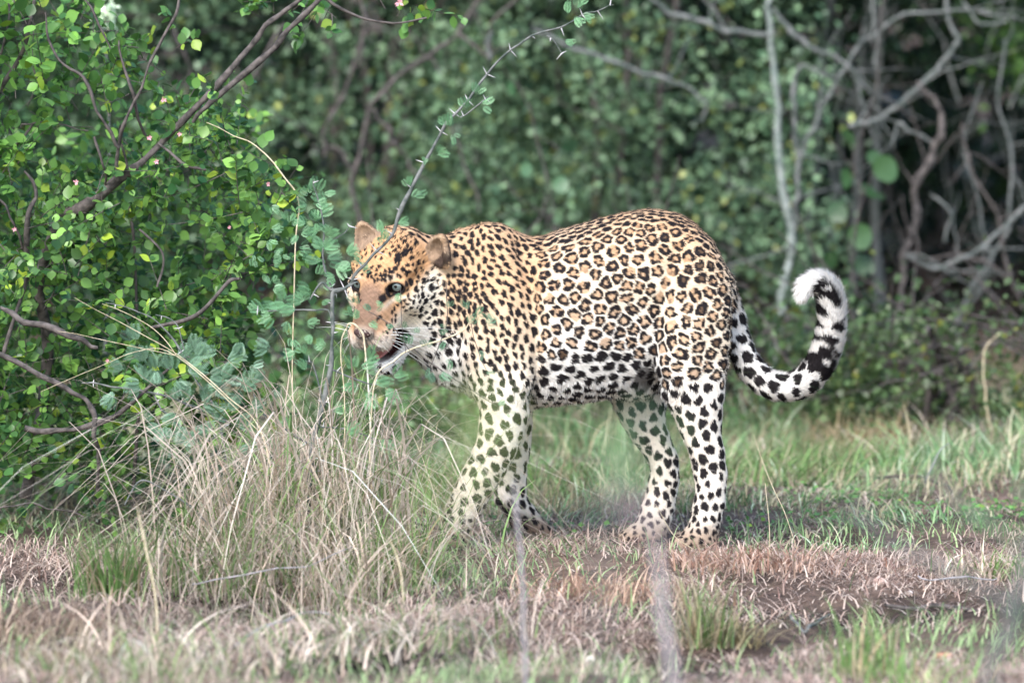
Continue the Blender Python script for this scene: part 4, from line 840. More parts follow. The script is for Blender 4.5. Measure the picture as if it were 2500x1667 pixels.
for b in ([(-160, 1240, .5, 12), (-150, 700, .45, 11), (-80, 420, .4, 9), (-20, 250, .35, 7), (60, 120, .3, 5), (90, -20, .3, 4)], [(-80, 430, .4, 5), (0, 380, .35, 5), (45, 345, .3, 4), (80, 300, .3, 3)], [(-40, 290, .35, 4), (20, 60, .3, 3), (10, -30, .3, 3)], [(50, 310, .25, 2), (100, 295, .25, 2), (160, 305, .25, 2), (215, 320, .25, 2)]):
    SH2.branch(b, BARK_BROWN, 7, .003, 6)
OUT2 = np.array([(-300, -60), (130, -60), (130, 60), (60, 130), (125, 190), (60, 290), (60, 400), (-60, 470), (-300, 500)], float)
leafy(SH2, crown(150, OUT2, .05, .6, -.7), .09, .20, 13, .018, .040, (.045, .13, .03), (.20, .40, .08), .9, 230)
# leaves carried by the thin upright branches of the first shrub
OUT3 = np.array([(90, 60), (250, 40), (330, 60), (420, 30), (450, 120), (400, 200), (470, 240), (480, 330), (380, 350), (240, 330), (150, 290), (110, 200)], float)
OUT4 = np.array([(540, 10), (640, -10), (820, -30), (1050, -30), (1085, 20), (1010, 50), (840, 30), (800, 70), (700, 60), (600, 90)], float)
SH3 = Plant('leafy_shrub', 'thin-branched sprays of fresh leaves along the crossing branches, top left', 'shrub', 330, .35, 'round-leaved shrubs on the left')
SH3.branch([(330, 1235, .35, 5), (340, 900, .32, 5), (330, 600, .32, 4), (300, 400, .3, 4), (290, 300, .28, 3)], BARK_BROWN, 6, .004, 6, name='stem')
leafy(SH3, np.concatenate([crown(62, OUT3, .15, .5, -1.2), crown(26, OUT4, .25, .45, -1.5)]), .05, .12, 10, .016, .032, (.04, .12, .03), (.18, .36, .08), 1.0, 290)
# small pink flowers
def flower(pl, u, v, y, L=.009):
    c = P(u, v, y)-pl.o; fl = empty('flower', tuple(c)); fl.parent = pl.r
    for k in range(5):
        a = k*1.257+random.random(); d = nn(np.array((math.cos(a), -.5, math.sin(a)))); vv, fs = spread(KITE, np.zeros((1, 3)), d[None], np.array([(0, -1., .2)]), L, .8)
        obj('petal', mesh_np('petal', vv, fs, PETAL_M), fl)
for u, v in ((365, 337), (382, 395), (438, 328), (400, 245), (262, 880), (185, 445), (575, 440), (655, 450), (560, 555), (35, 560)): flower(SH, u, v, .05, random.uniform(.005, .008))
flower(SH3, 975, 8, .2, .012)

# ------------------------------------------------------------------ thorny acacia sapling in front of the leopard's face
def fronds(pl, spots, y, L=.024, n=5, cols=((.20, .40, .16), (.26, .47, .20), (.15, .32, .12)), dy=.02):
    pos, d, nr, LL = [], [], [], []
    for (u, v, a, s) in spots:
        c = P(u, v, y+random.uniform(-dy, dy))
        for k in range(n):
            an = math.radians(a)+random.uniform(-.7, .7); pos.append(c+RNG.normal(0, .003, 3)); d.append((math.cos(an), random.uniform(-.4, .4), math.sin(an))); nr.append(nn(np.array((0, -1, .5))+RNG.normal(0, .35, 3))); LL.append(L*s*random.uniform(.7, 1.15))
    pl.leaves(PINNA, list(cols), np.array(pos), np.array(d), np.array(nr), np.array(LL), name='leaflet_frond')
def thorns(pl, c, r, k, L=.022, i0=3):
    for i in np.linspace(i0, len(c)-3, k).astype(int):
        t = nn(c[min(i+1, len(c)-1)]-c[i-1]); for_ = nn(np.cross(t, (0, 1, 0)))
        for sg in ((1, -1) if random.random() < .4 else (random.choice((1, -1)),)):
            d = nn(for_*sg+t*random.uniform(-.2, .5)+np.array((0, random.uniform(-.5, .5), 0))); l = L*random.uniform(.5, 1.2); s = np.linspace(0, 1, 4)[:, None]
            v, f = tube(c[i]+d*l*s, np.array([.0016, .0012, .0008, .0001])*1.0, 5); pl.add('thorn', mesh_np('thorn', v, f, THORN_M))
yA = -.42
A1 = Plant('thorny_sapling', 'thorny grey sapling whose long branch leans across the leopard\'s face up to the top centre', 'sapling', 735, yA, 'thorny saplings with feathery leaves')
c1, r1 = A1.branch([(742, 1330, yA, 5), (755, 1190, yA, 6.5), (765, 1080, yA, 7.2), (790, 980, yA, 6.5), (806, 890, yA, 5.8), (812, 800, yA, 4.3), (813, 720, yA, 5), (828, 709, yA, 5), (856, 692, yA, 4.3), (872, 664, yA, 4.3), (915, 620, yA, 4), (955, 575, yA, 4), (975, 510, yA, 5), (1010, 450, yA, 4.7), (1050, 370, yA, 4.3), (1090, 300, yA, 4), (1130, 260, yA, 3.6), (1168, 210, yA, 3.2), (1235, 130, yA, 2.9), (1300, 90, yA, 2.5), (1370, 65, yA, 2.2), (1430, 35, yA, 1.8), (1470, 22, yA, 1.4), (1497, 8, yA, 0.72)], BARK_GREY, 7, .0016, 6)
thorns(A1, c1, r1, 26)
for b in ([(868, 690, yA, 2.9), (812, 708, yA, 3.6), (785, 690, yA, 3.6), (757, 730, yA, 1.4)], [(812, 800, yA, 2.2), (800, 758, yA, 2.2), (740, 757, yA, 2.2), (660, 757, yA, 1.4), (620, 756, yA, 0.72)], [(818, 720, yA, 2.2), (790, 640, yA, 2.5), (790, 560, yA, 2.2), (775, 480, yA, 1.8), (765, 440, yA, 1.1)],
          [(1125, 288, yA, 2.2), (1160, 262, yA, 2.2), (1192, 236, yA, 1.4)], [(1335, 88, yA, 1.4), (1360, 112, yA, 1.4), (1378, 137, yA, 1.1)], [(806, 900, yA, 2.9), (870, 930, yA, 2.2), (930, 940, yA, 1.4)], [(765, 1090, yA, 2.9), (700, 1050, yA, 2.9), (640, 1010, yA, 2.2)], [(770, 1040, yA, 2.2), (850, 1050, yA, 2.2), (940, 1080, yA, 1.4)],
          [(790, 990, yA, 2.2), (770, 900, yA, 2.2), (750, 880, yA, 1.4)], [(795, 600, yA, 1.4), (840, 570, yA, 1.1), (860, 545, yA, 0.72)]):
    cc_, rr_ = A1.branch(b, BARK_GREY, 6, .0015, 6); thorns(A1, cc_, rr_, 2, .016, 2)
sp_ = [(1385, 30, 100, 1), (1410, 20, 60, 1), (1425, 40, -20, 1), (1400, 45, -30, 1), (1380, 105, -10, .9), (1140, 265, 100, 1.1), (1165, 230, 70, 1), (1180, 258, 0, 1.1), (1108, 330, -60, .7), (1095, 310, 100, 1.2), (1085, 300, 130, .9),
       (1068, 375, 20, 1.1), (1035, 400, 110, .5), (1000, 455, 100, 1.0), (1010, 480, 20, 1.1), (975, 545, 20, 1.0), (935, 590, 100, 1), (930, 565, 80, 1), (905, 650, 200, .9), (880, 640, 150, 1), (850, 640, 190, 1), (850, 620, 30, 1.2),
       (790, 500, 130, 1.3), (785, 520, 60, 1.3), (770, 470, 90, 1.2), (775, 560, 200, 1.3), (795, 570, 20, 1.4), (790, 610, 20, 1.5), (800, 635, 0, 1.5), (780, 640, 180, 1.5), (820, 650, 340, 1.3), (790, 600, 150, 1.3), (750, 500, 170, 1.0), (745, 545, 160, 1.0),
       (740, 735, 170, 1.5), (720, 750, 190, 1.5), (700, 735, 150, 1.5), (760, 715, 180, 1.4), (680, 750, 180, 1.4), (660, 770, 200, 1.2), (640, 757, 160, 1.2), (700, 790, 250, 1.1), (760, 820, 230, 1.0), (860, 770, 130, .8), (868, 775, 60, .8), (905, 790, 330, .8), (930, 690+50, 200, .6), (965, 720, 330, .7),
       (890, 900, 20, 1.5), (900, 880, 60, 1.3), (920, 930, 0, 1.4), (940, 950, 340, 1.4), (960, 920, 20, 1.2), (870, 940, 200, 1.2), (900, 960, 300, 1.3), (860, 900, 120, 1.2), (820, 1000, 20, 1.2), (850, 1060, 20, 1.3), (930, 1080, 340, 1.3), (720, 860, 200, 1.1), (750, 900, 120, 1.1), (700, 1040, 150, 1.1)]
for _ in range(38):
    a_, b_ = random.uniform(610, 815), random.uniform(470, 860)
    if a_ > 610+((b_-660)/200)**2*60: sp_.append((a_, b_, random.uniform(0, 360), random.uniform(.6, 1.0)))
fronds(A1, sp_, yA-.01, cols=((.20, .40, .20), (.27, .46, .25), (.15, .31, .15)), dy=.06)
# long fine thorny twig under the jaw
A2 = Plant('thorny_twig', 'pale straight twig with small pinnate leaves in front of the leopard\'s throat', 'twig', 925, -.5); yB = -.5
A2.branch([(920, 1335, yB, 1.5), (905, 1100, yB, 1.5), (915, 930, yB, 1.8), (960, 880, yB, 2.2), (1010, 850, yB, 2), (1080, 830, yB, 2), (1130, 805, yB, 1.7), (1155, 780, yB, 1)], STRAW_M, 6, .0012, 6, name='stem')
for b in ([(1010, 852, yB, 1.5), (1080, 905, yB, 1.3), (1150, 950, yB, 1.2), (1215, 990, yB, 1)], [(1090, 690, yB, 1), (1092, 780, yB, 1.2), (1075, 835, yB, 1.2), (1050, 900, yB, 1)], [(1150, 790, yB, 1.2), (1165, 850, yB, 1), (1185, 900, yB, .8)], [(990, 862, yB, 1.2), (980, 790, yB, 1), (978, 700, yB, .8)], [(1000, 855, yB, 1.3), (960, 800, yB, 1.2), (900, 760, yB, 1)]):
    A2.branch(b, BARK_BROWN, 5, .001, 6, name='twig')
fronds(A2, [(1150, 790, 80, .9), (1165, 770, 20, .9), (1190, 765, 340, .8), (1145, 755, 110, .8), (1095, 750, 100, .7), (1090, 800, 200, .8), (1080, 835, 250, .8), (1100, 880, 240, .8), (1050, 905, 260, 1.0), (1075, 910, 300, 1.0), (1170, 860, 290, .6), (1190, 905, 330, .6), (1215, 985, 20, .7), (1000, 840, 90, .9), (1020, 815, 120, .8), (985, 800, 60, .6), (960, 800, 150, .7), (905, 760, 140, .9), (870, 740, 110, .9), (1040, 845, 100, .7), (1190, 700+85, 350, .8), (1240, 1010, 330, .5)], yB-.01, .026, 3, ((.14, .27, .16), (.12, .24, .13)))
# grey thorny branches low on the left, over the leafy shrub
A3 = Plant('thorny_sapling', 'low grey thorny branches spreading over the front of the leafy shrub, lower left', 'sapling', 640, -.15, 'thorny saplings with feathery leaves'); yC = -.18
for b in ([(600, 1290, yC, 3.2), (560, 1180, yC, 3.2), (548, 1100, yC, 3.2), (530, 1010, yC, 2.6), (480, 930, yC, 2.6), (450, 870, yC, 2.6), (400, 800, yC, 2), (340, 760, yC, 1.6), (260, 740, yC, 0.98)],
          [(200, 935, yC, 2), (270, 940, yC, 2.6), (350, 955, yC, 3.2), (420, 970, yC, 3.2), (500, 1000, yC, 3.9), (560, 1030, yC, 3.9), (620, 1062, yC, 3.2), (660, 1090, yC, 2)],
          [(370, 960, yC, 2), (400, 1000, yC, 2.6), (440, 1040, yC, 2.6), (500, 1075, yC, 2.3), (540, 1060, yC, 1.3)], [(520, 1010, yC, 1.3), (600, 1075, yC, 1.3), (700, 1130, yC, 1.6), (840, 1160, yC, 1.3), (960, 1190, yC, 0.98)],
          [(520, 860, yC, 1.3), (460, 870, yC, 1.6), (430, 790, yC, 1.6), (380, 770, yC, 1.3)]):
    cc_, rr_ = A3.branch(b, BARK_GREY, 6, .002, 6); thorns(A3, cc_, rr_, 4, .013, 3)
fronds(A3, [(random.uniform(330, 700), random.uniform(820, 1090), random.uniform(0, 360), random.uniform(.8, 1.2)) for _ in range(34)]+[(440, 880, 60, 1.5), (460, 900, 0, 1.5), (480, 870, 30, 1.4), (420, 900, 120, 1.4), (400, 930, 150, 1.5), (380, 900, 100, 1.4), (350, 880, 120, 1.4), (470, 850, 60, 1.3), (500, 980, 80, 1.4), (520, 950, 20, 1.4), (450, 980, 100, 1.4), (540, 920, 20, 1.3), (340, 940, 200, 1.3), (560, 880, 10, 1.2), (430, 1010, 240, 1.1), (400, 1040, 270, 1.2), (300, 900, 150, 1.2), (560, 1000, 60, 1.2), (590, 950, 40, 1.2), (330, 830, 120, 1.3), (480, 1060, 300, 1.1), (280, 960, 230, 1.3), (620, 1000, 60, 1.1)], yC-.02, .030, 6, ((.18, .31, .20), (.24, .38, .26), (.14, .25, .15)))
# slender bent stem with two leaves, left of the face
A4 = Plant('bent_stem', 'slender bent green stem with two small leaves, left of the leopard\'s ear', 'twig', 718, .0); yD = .0
A4.branch([(722, 1290, yD, 1.5), (715, 900, yD, 1.6), (720, 600, yD, 1.8), (730, 492, yD, 2), (690, 430, yD, 1.8), (638, 365, yD, 1.6), (570, 330, yD, 1.3), (503, 298, yD, .8)], STRAW_M, 6, .001, 6, name='stem')
A4.leaves(OVATE, [(.12, .27, .06)], [P(640, 362, yD), P(650, 345, yD), P(622, 392, yD)], np.array([(.1, 0, 1.), (.5, -.2, .8), (-.2, 0, -.9)]), np.array([(0, -1., .2)]*3), np.array([.032, .028, .026]))

# ------------------------------------------------------------------ grass
def straw(n, a=(.34, .25, .15), b=(.66, .56, .38)):
    r = RNG.random((n, 1)); return np.clip((np.array(a)*(1-r)+np.array(b)*r)*RNG.uniform(.85, 1.15, (n, 1)), 0, 1)
def green(n, a=(.075, .155, .06), b=(.27, .42, .19)):
    r = RNG.random((n, 1)); return (np.array(a)*(1-r)+np.array(b)*r)*RNG.uniform(.85, 1.15, (n, 1))
def patch(x, y, f, s=0): return np.sin(x*f+s)*np.sin(y*f*1.2+2*s)+.7*np.sin(x*f*2.3+y*f+s)*np.sin(y*f*1.9-x*f*.8+s)
def scatter(n, dens, y0, y1):
    k = 0; out = []
    while k < n:
        y = RNG.uniform(y0, y1, n); x = RNG.uniform(-1, 1, n)*(1.22*(16+y)/16+.25); m = RNG.random(n) < dens(x, y); out.append(np.stack([x[m], y[m]], 1)); k += m.sum()
        if len(out) > 60: break
    q = np.concatenate(out)[:n]; return np.column_stack([q, gz(q[:, 0], q[:, 1])-.002])
def lean(n, s): a = RNG.uniform(0, 6.283, n); r = s*RNG.random(n)**.7; return np.stack([np.cos(a)*r, np.sin(a)*r, np.zeros(n)], 1)
def stuff(name, label, parts, kind='stuff'):
    V, F3, F4, C, o = [], [], [], [], 0
    for v, fs, c in parts: V.append(v); F3.append(fs[0]+o); F4.append(fs[1]+o); C.append(c); o += len(v)
    ob = obj(name, mesh_np(name, np.concatenate(V), [np.concatenate(F3), np.concatenate(F4)], GRASS_M, True, np.concatenate(C)))
    return tag(ob, label, kind=kind)
# green turf behind and under the leopard
dg = lambda x, y: np.clip(.25+.9*sst(y, .05, .7)+.5*patch(x, y, 2.6, 1), 0, 1)*(1-.75*sst(-y, -.05, .5))*(1-.5*sst(y, 2.4, 3.4))*np.where(x > .9, .35+.65*sst(y, .9, 1.6), 1)
def clump(x, y, f=9.0):
    return .5+.5*np.clip(patch(x, y, f, 3)+.6*patch(x, y, f*2.3, 8), -1, 1)
def drift(b, s=.55):
    return np.stack([s*patch(b[:, 0], b[:, 1], 4.3, 11), s*patch(b[:, 0], b[:, 1], 5.1, 2)*.7, np.zeros(len(b))], 1)
b1 = scatter(36000, dg, -.2, 3.6); n = len(b1); cl1 = clump(b1[:, 0], b1[:, 1])
tall = np.clip(.6+.5*patch(b1[:, 0], b1[:, 1], 3.1, 4), .25, 1.6)*(.60+.55*sst(b1[:, 1], .6, 1.8))
gcol = green(n)*(.55+.75*cl1[:, None]); dry_ = RNG.random(n) < .18+.3*(patch(b1[:, 0], b1[:, 1], 1.9, 6) > .2); gcol[dry_] = straw(int(dry_.sum()), (.34, .28, .17), (.74, .68, .46)); wl = RNG.random(n) < .06; gcol[wl] = (.62, .70, .50)
p1 = blades(b1, .080*tall*(.45+1.1*cl1**1.5)*RNG.uniform(.3, 1.6, n)**1.2, lean(n, .9)+drift(b1), RNG.uniform(.1, 1.0, n), RNG.uniform(.0025, .0058, n), gcol)
b2 = scatter(4200, lambda x, y: (1-.9*np.clip(hollow(x, y), 0, 1))*np.clip(.35+patch(x, y, 3.1, 2)*.6, .02, 1), -2.7, .3); n = len(b2)
p2 = blades(b2, .055*RNG.uniform(.4, 1.6, n), lean(n, .9)+drift(b2), RNG.uniform(0, 1, n), RNG.uniform(.0022, .0048, n), green(n, (.13, .21, .09), (.42, .54, .26)))
stuff('grass', 'short green turf under and behind the leopard', [p1, p2])
# low broad weeds in the turf
q = scatter(4200, lambda x, y: np.clip(.1+patch(x, y, 4.0, 7), 0, 1)*sst(y, .0, .3), -.1, 3.0); n = len(q); q[:, 2] += RNG.uniform(.005, .03, n)
v, fs = spread(KITE, q, nn(RNG.normal(0, 1, (n, 3))*np.array((1, 1, .35))), nn(RNG.normal(0, .35, (n, 3))+np.array((0, -.2, 1))), RNG.uniform(.008, .018, n), 1.2)
tag(obj('ground_weeds', mesh_np('ground_weeds', v, fs, LEAF_M, True, np.repeat(greens(n, (.08, .19, .05), (.18, .38, .09), 1.0), 4, 0))), 'small leafy weeds scattered in the turf', kind='stuff')
# dry reddish stubble and litter on the bare bank
dd = lambda x, y: (1-.9*np.clip(hollow(x, y), 0, 1))*np.clip(.50+.75*patch(x, y, 3.4, 5), .05, 1)*(1-sst(y, .1, .5)*.85)
b3 = scatter(24000, dd, -2.9, 1.6); n = len(b3)
p3 = blades(b3, .034*RNG.uniform(.3, 1.8, n), lean(n, 1.5), RNG.uniform(.2, 1, n), RNG.uniform(.0020, .0042, n), straw(n, (.32, .19, .15), (.86, .68, .56)), 3)
b4 = scatter(20000, dd, -2.9, 2.4); n = len(b4); b4[:, 2] += .004
lay = lean(n, 1.0); lay = nn(lay)*RNG.uniform(.5, 1.2, (n, 1))
p4 = blades(b4, .018*RNG.uniform(.3, 1.5, n), lay*2.4, RNG.uniform(.6, 1, n), RNG.uniform(.0022, .0050, n), straw(n, (.34, .23, .18), (.82, .68, .56)), 3)
b5 = scatter(9000, lambda x, y: np.clip(.3+patch(x, y, 2.2, 9), .05, 1), .4, 4.5); n = len(b5)
p5 = blades(b5, .09*RNG.uniform(.3, 1.6, n), lean(n, .9), RNG.uniform(0, .7, n), RNG.uniform(.0015, .003, n), straw(n, (.22, .17, .10), (.52, .46, .28)))
stuff('dry_grass', 'dry straw-coloured stubble and litter covering the bank', [p3, p4, p5])
# gravel
q = scatter(1500, lambda x, y: np.clip(.3+.7*patch(x, y, 2.7, 3), .03, 1), -2.9, 0.2); ico = np.array([(1, 0, 0), (-1, 0, 0), (0, 1, 0), (0, -1, 0), (0, 0, .7), (0, 0, -.5)]); icf = np.array([(0, 2, 4), (2, 1, 4), (1, 3, 4), (3, 0, 4), (2, 0, 5), (1, 2, 5), (3, 1, 5), (0, 3, 5)])
n = len(q); sc = RNG.uniform(.0025, .008, n)**1.0; v = (q[:, None]+sc[:, None, None]*(ico[None]*RNG.uniform(.6, 1.3, (n, 6, 1)))).reshape(-1, 3)
gc = np.repeat(np.array((.42, .33, .27))*RNG.uniform(.5, 1.4, (n, 1)), 6, 0)
tag(obj('gravel', mesh_np('gravel', v, (icf[None]+(np.arange(n)*6)[:, None, None]).reshape(-1, 3), STRAND_M, True, np.clip(gc, 0, 1))), 'small pale gravel scattered on the bare soil', kind='stuff')
# stones
def stone(label, u, v, wpx, col):
    yy = -.3
    for _ in range(12):
        p = P(u, v, yy)
        d = p-np.array((0, CY, CZ)); t_ = (float(gz(p[0], yy))-CZ)/d[2]; yy = CY+d[1]*t_
    c = P(u, v, yy); r = wpx*PX*(16+yy)/16/2
    sv, sf = sphere_np(14, 9); k = 1+.14*np.sin(sv[:, 0]*3.1+u)+.12*np.sin(sv[:, 1]*4+v)+.10*np.sin(sv[:, 2]*5+u)+.06*np.sin(sv[:, 0]*9+sv[:, 2]*7); vv = sv*k[:, None]*np.array((1, .8, .62))*r
    m, t, b = mat('stone', .8, spec=.25); nz = t.nodes.new('ShaderNodeTexNoise'); nz.inputs['Scale'].default_value = 120; nz.inputs['Detail'].default_value = 6
    rp_ = t.nodes.new('ShaderNodeValToRGB'); rp_.color_ramp.elements[0].color = (*[x*.55 for x in col], 1); rp_.color_ramp.elements[1].color = (*[min(1, x*1.25) for x in col], 1); rp_.color_ramp.elements[0].position = .35; rp_.color_ramp.elements[1].position = .65
    tc_ = t.nodes.new('ShaderNodeTexCoord'); t.links.new(tc_.outputs['Object'], nz.inputs['Vector']); t.links.new(nz.outputs['Fac'], rp_.inputs[0]); t.links.new(rp_.outputs[0], b.inputs['Base Color'])
    me = mesh_np('stone', vv, sf[:, ::-1], m); tag(obj('stone', me, loc=(float(c[0]), yy, float(c[2])+r*.25)), label, 'stone', 'stones lying on the bare ground')
stone('orange-brown stone near the lower right corner', 2305, 1608, 42, (.55, .27, .16))
stone('pale pinkish stone, the largest, on the bare soil at the right', 2152, 1428, 40, (.60, .42, .35))
stone('small white pebble right of the largest pinkish stone', 2218, 1450, 22, (.72, .62, .55))
stone('small cream stone at the bottom edge, left of the pale blurred stem', 1440, 1615, 34, (.70, .66, .55))
stone('dark reddish pebble among the litter below the hind paw', 1862, 1447, 24, (.28, .14, .11))
stone('flat tan stone half buried near the right edge', 2420, 1400, 30, (.52, .42, .36))

# tussocks: each clump is a thing
def tussock(label, u, y, n, h, w, fan, colf, cat='grass tuft', group='dry grass tussocks', wid=(.0022, .0046), curl=(.1, 1.15), fwd=-.15, name='grass_tussock', bend=None):
    x = float(P(u, 833, y)[0]); z = float(gz(x, y)); b = np.stack([RNG.normal(0, w, n), RNG.normal(0, w*.8, n), np.zeros(n)], 1)
    ln = np.stack([RNG.normal(0, fan, n)+b[:, 0]/max(w, .01)*fan*.3, RNG.normal(fwd, fan, n), np.zeros(n)], 1)
    if bend: ln[:, 0] += bend
    ln += .35*np.stack([np.sin(b[:, 0]*60+u), np.cos(b[:, 1]*70+u), np.zeros(n)], 1)*fan*2
    tn = (.75+.5*RNG.random((n, 1))**1.5); v, fs, c = blades(b, h*RNG.uniform(.3, 1.15, n), ln, RNG.uniform(*curl, n), RNG.uniform(*wid, n)*np.where(RNG.random(n) < .15, 1.7, 1), np.clip(colf(n)*tn, 0, 1), 6)
    return tag(obj(name, mesh_np(name, v, fs, GRASS_M, True, c), loc=(x, y, z)), label, cat, group)
mixg = lambda n: np.where(RNG.random((n, 1)) < .62, straw(n, (.50, .37, .28), (.90, .76, .62)), green(n, (.12, .2, .06), (.3, .42, .16)))
pale = lambda n: np.where(RNG.random((n, 1)) < .80, straw(n, (.56, .42, .32), (.94, .81, .68)), green(n, (.14, .24, .08), (.34, .48, .18))); gr = lambda n: np.where(RNG.random((n, 1)) < .75, green(n, (.12, .22, .06), (.30, .46, .16)), straw(n))
tussock('tall curling straw tussock around the thorny sapling, reaching the leopard\'s chin', 800, -.35, 300, .86, .09, .24, pale, curl=(.5, 1.4))
tussock('pale curly straw clump left of the thorny sapling\'s stem', 690, -.42, 290, .74, .10, .27, pale, curl=(.5, 1.4))
tussock('dry tussock with arching blades between the leafy shrub and the thorny sapling', 600, -.55, 340, .46, .09, .34, mixg, curl=(.4, 1.3))
tussock('straw clump below the leafy shrub\'s right edge', 520, -.75, 260, .26, .09, .45, mixg)
tussock('broad grey-brown tussock at the lower left, between two dark hollows', 390, -1.25, 260, .13, .13, .80, lambda n: straw(n, (.26, .19, .15), (.62, .50, .40)))
tussock('dry tussock right below the thorny sapling', 770, -.85, 280, .34, .10, .50, mixg)
tussock('dense straw tussock left of the near front paw', 905, -.70, 190, .28, .08, .45, mixg)
tussock('yellow-green tuft beside the near front paw', 985, -.6, 300, .20, .045, .26, gr, group='green grass tufts')
tussock('upright green tuft standing before the leafy shrub, lower left', 270, -.95, 260, .20, .03, .22, gr, group='green grass tufts', curl=(0, .4))
tussock('brownish tuft at the left edge, low on the bank', 60, -1.4, 380, .13, .09, .45, lambda n: straw(n, (.30, .20, .15), (.62, .48, .36)))
tussock('dark-based straw clump in the bottom left corner', 190, -1.9, 420, .14, .09, .45, lambda n: straw(n, (.28, .20, .14), (.60, .50, .36)))
tussock('yellowish mat of grass along the bottom left edge', 330, -2.2, 460, .10, .12, .5, mixg)
tussock('pale clump of bleached blades at the bottom, left of centre', 560, -1.9, 180, .14, .14, .75, pale)
tussock('mixed clump at the bottom centre left', 820, -1.7, 220, .15, .13, .7, mixg)
tussock('pale and green clump at the bottom centre', 1050, -1.5, 240, .18, .12, .65, mixg)
tussock('green grass clump near the bottom centre, right of the thin blurred twig', 1400, -1.9, 170, .12, .09, .5, mixg, group='green grass tufts')
tussock('upright yellow-green tuft right of the pale blurred stem', 1715, -1.35, 120, .19, .026, .30, lambda n: np.where(RNG.random((n, 1)) < .5, green(n, (.12, .2, .06), (.26, .36, .14)), straw(n)), group='green grass tufts', curl=(0, .3))
tussock('brown feathery tuft leaning right beside the upright yellow-green tuft', 1790, -1.3, 170, .11, .04, .8, lambda n: straw(n, (.28, .22, .12), (.55, .46, .26)))
tussock('spiky green tuft at the bottom right of centre', 2120, -1.9, 110, .17, .045, .30, gr, group='green grass tufts', curl=(0, .4))
tussock('green tuft under the orange-brown stone, bottom edge', 2230, -2.2, 100, .13, .06, .40, gr, group='green grass tufts')
tussock('reddish dry tuft between the hind paws and the thin blurred twig', 1450, -.9, 380, .09, .09, .5, lambda n: straw(n, (.36, .20, .14), (.70, .50, .36)))
tussock('low reddish stubble clump just below the near hind paw', 1830, -.5, 420, .07, .10, .5, lambda n: straw(n, (.38, .20, .14), (.72, .50, .38)))
tussock('dry brown tuft at the right edge above the bare soil', 2440, -.55, 260, .10, .06, .45, mixg)
tussock('loose tall green stems rising between the thorny sapling and the near front leg', 900, -.25, 110, .40, .10, .28, gr, group='green grass tufts', curl=(.1, .7))
tussock('tall thin green grass behind the near front leg', 1010, .9, 520, .22, .12, .32, gr, group='green grass behind the leopard')
tussock('tall green grass between the leopard\'s front and hind legs', 1380, 1.2, 500, .12, .16, .38, gr, group='green grass behind the leopard')
tussock('bright green leaning grass just behind the near hind leg', 1850, 1.3, 500, .13, .15, .42, gr, group='green grass behind the leopard', bend=.35)
tussock('green grass leaning right below the curled tail', 2020, 1.8, 450, .13, .16, .45, gr, group='green grass behind the leopard', bend=.5)
tussock('tan dry clump behind the turf, right of the tail\'s lowest bend', 2130, 2.2, 420, .14, .07, .35, lambda n: straw(n, (.36, .26, .14), (.58, .44, .26)))
tussock('greyish tall grass behind the leopard\'s belly', 1500, 2.4, 500, .20, .16, .35, lambda n: np.where(RNG.random((n, 1)) < .5, green(n), straw(n)), group='green grass behind the leopard')
tussock('tangled grass at the right edge below the scrub', 2420, 1.9, 500, .14, .16, .5, mixg)
# single long stems
ST = Plant('seed_stems', 'a few long thin pale grass stems standing in front of the leopard\'s legs', 'grass stem', 1000, -.3)
for b in ([(975, 1300, -.3, 1.1), (1010, 1180, -.3, 1.1), (1040, 1040, -.3, 0.99), (1068, 1010, -.3, 0.55)], [(990, 1290, -.3, 0.99), (1030, 1170, -.3, 0.99), (1070, 1030, -.3, 0.66)], [(1945, 1338, -.15, 1.2), (1915, 1250, -.15, 1.2), (1870, 1150, -.15, 1.1), (1840, 1060, -.15, 0.55)], [(1870, 1420, -.5, 1.3), (1880, 1300, -.5, 1.2), (1868, 1180, -.5, 0.83)], [(1690, 1340, -.5, 1.1), (1640, 1300, -.5, 1.1), (1600, 1230, -.5, 0.55)], [(385, 1560, -1.6, 3.3), (375, 1420, -1.6, 3.3), (350, 1310, -1.6, 2.8), (332, 1230, -1.6, 1.1)], [(985, 1560, -1.4, 2.2), (980, 1400, -1.4, 2.2), (950, 1310, -1.4, 1.1)], [(860, 800, -.4, 1.1), (862, 860, -.4, 0.83)]):
    if len(b) > 2: ST.branch(b, STRAW_M, 5, .0008, 6, name='stem')
# arching pale blade at the mouth and long straight stems over the shrub
SB = Plant('arching_blade', 'pale grass blade arching in front of the leopard\'s mouth', 'grass blade', 845, -.45)
SB.branch([(838, 1330, -.45, 1.4), (842, 1000, -.45, 1.4), (832, 860, -.45, 1.4), (845, 800, -.45, 1.7), (862, 790, -.45, 2.2), (885, 815, -.45, 2.8), (893, 860, -.45, 2.2), (890, 885, -.45, 0.83)], STRAW_M, 6, .0006, 6, name='blade')
SC = Plant('straw_stems', 'long straight straw stems fanning left across the leafy shrub', 'grass stem', 660, -.5)
for b in ([(690, 1310, -.5, 1.4), (640, 1060, -.45, 1.4), (560, 970, -.42, 1.4), (430, 865, -.4, 1.1), (300, 790, -.4, 0.88), (180, 728, -.4, 0.55)], [(640, 1060, -.45, 1.1), (430, 868, -.4, 0.99), (330, 860, -.4, 0.83), (210, 910, -.4, 0.66), (100, 955, -.4, 0.44)], [(430, 868, -.4, 0.83), (250, 830, -.4, 0.72), (140, 808, -.4, 0.44)], [(430, 866, -.4, 1.1), (390, 815, -.4, 1.1), (330, 775, -.4, 0.83), (250, 740, -.4, 0.55)]):
    SC.branch(b, STRAW_M, 5, .0008, 6, name='stem')
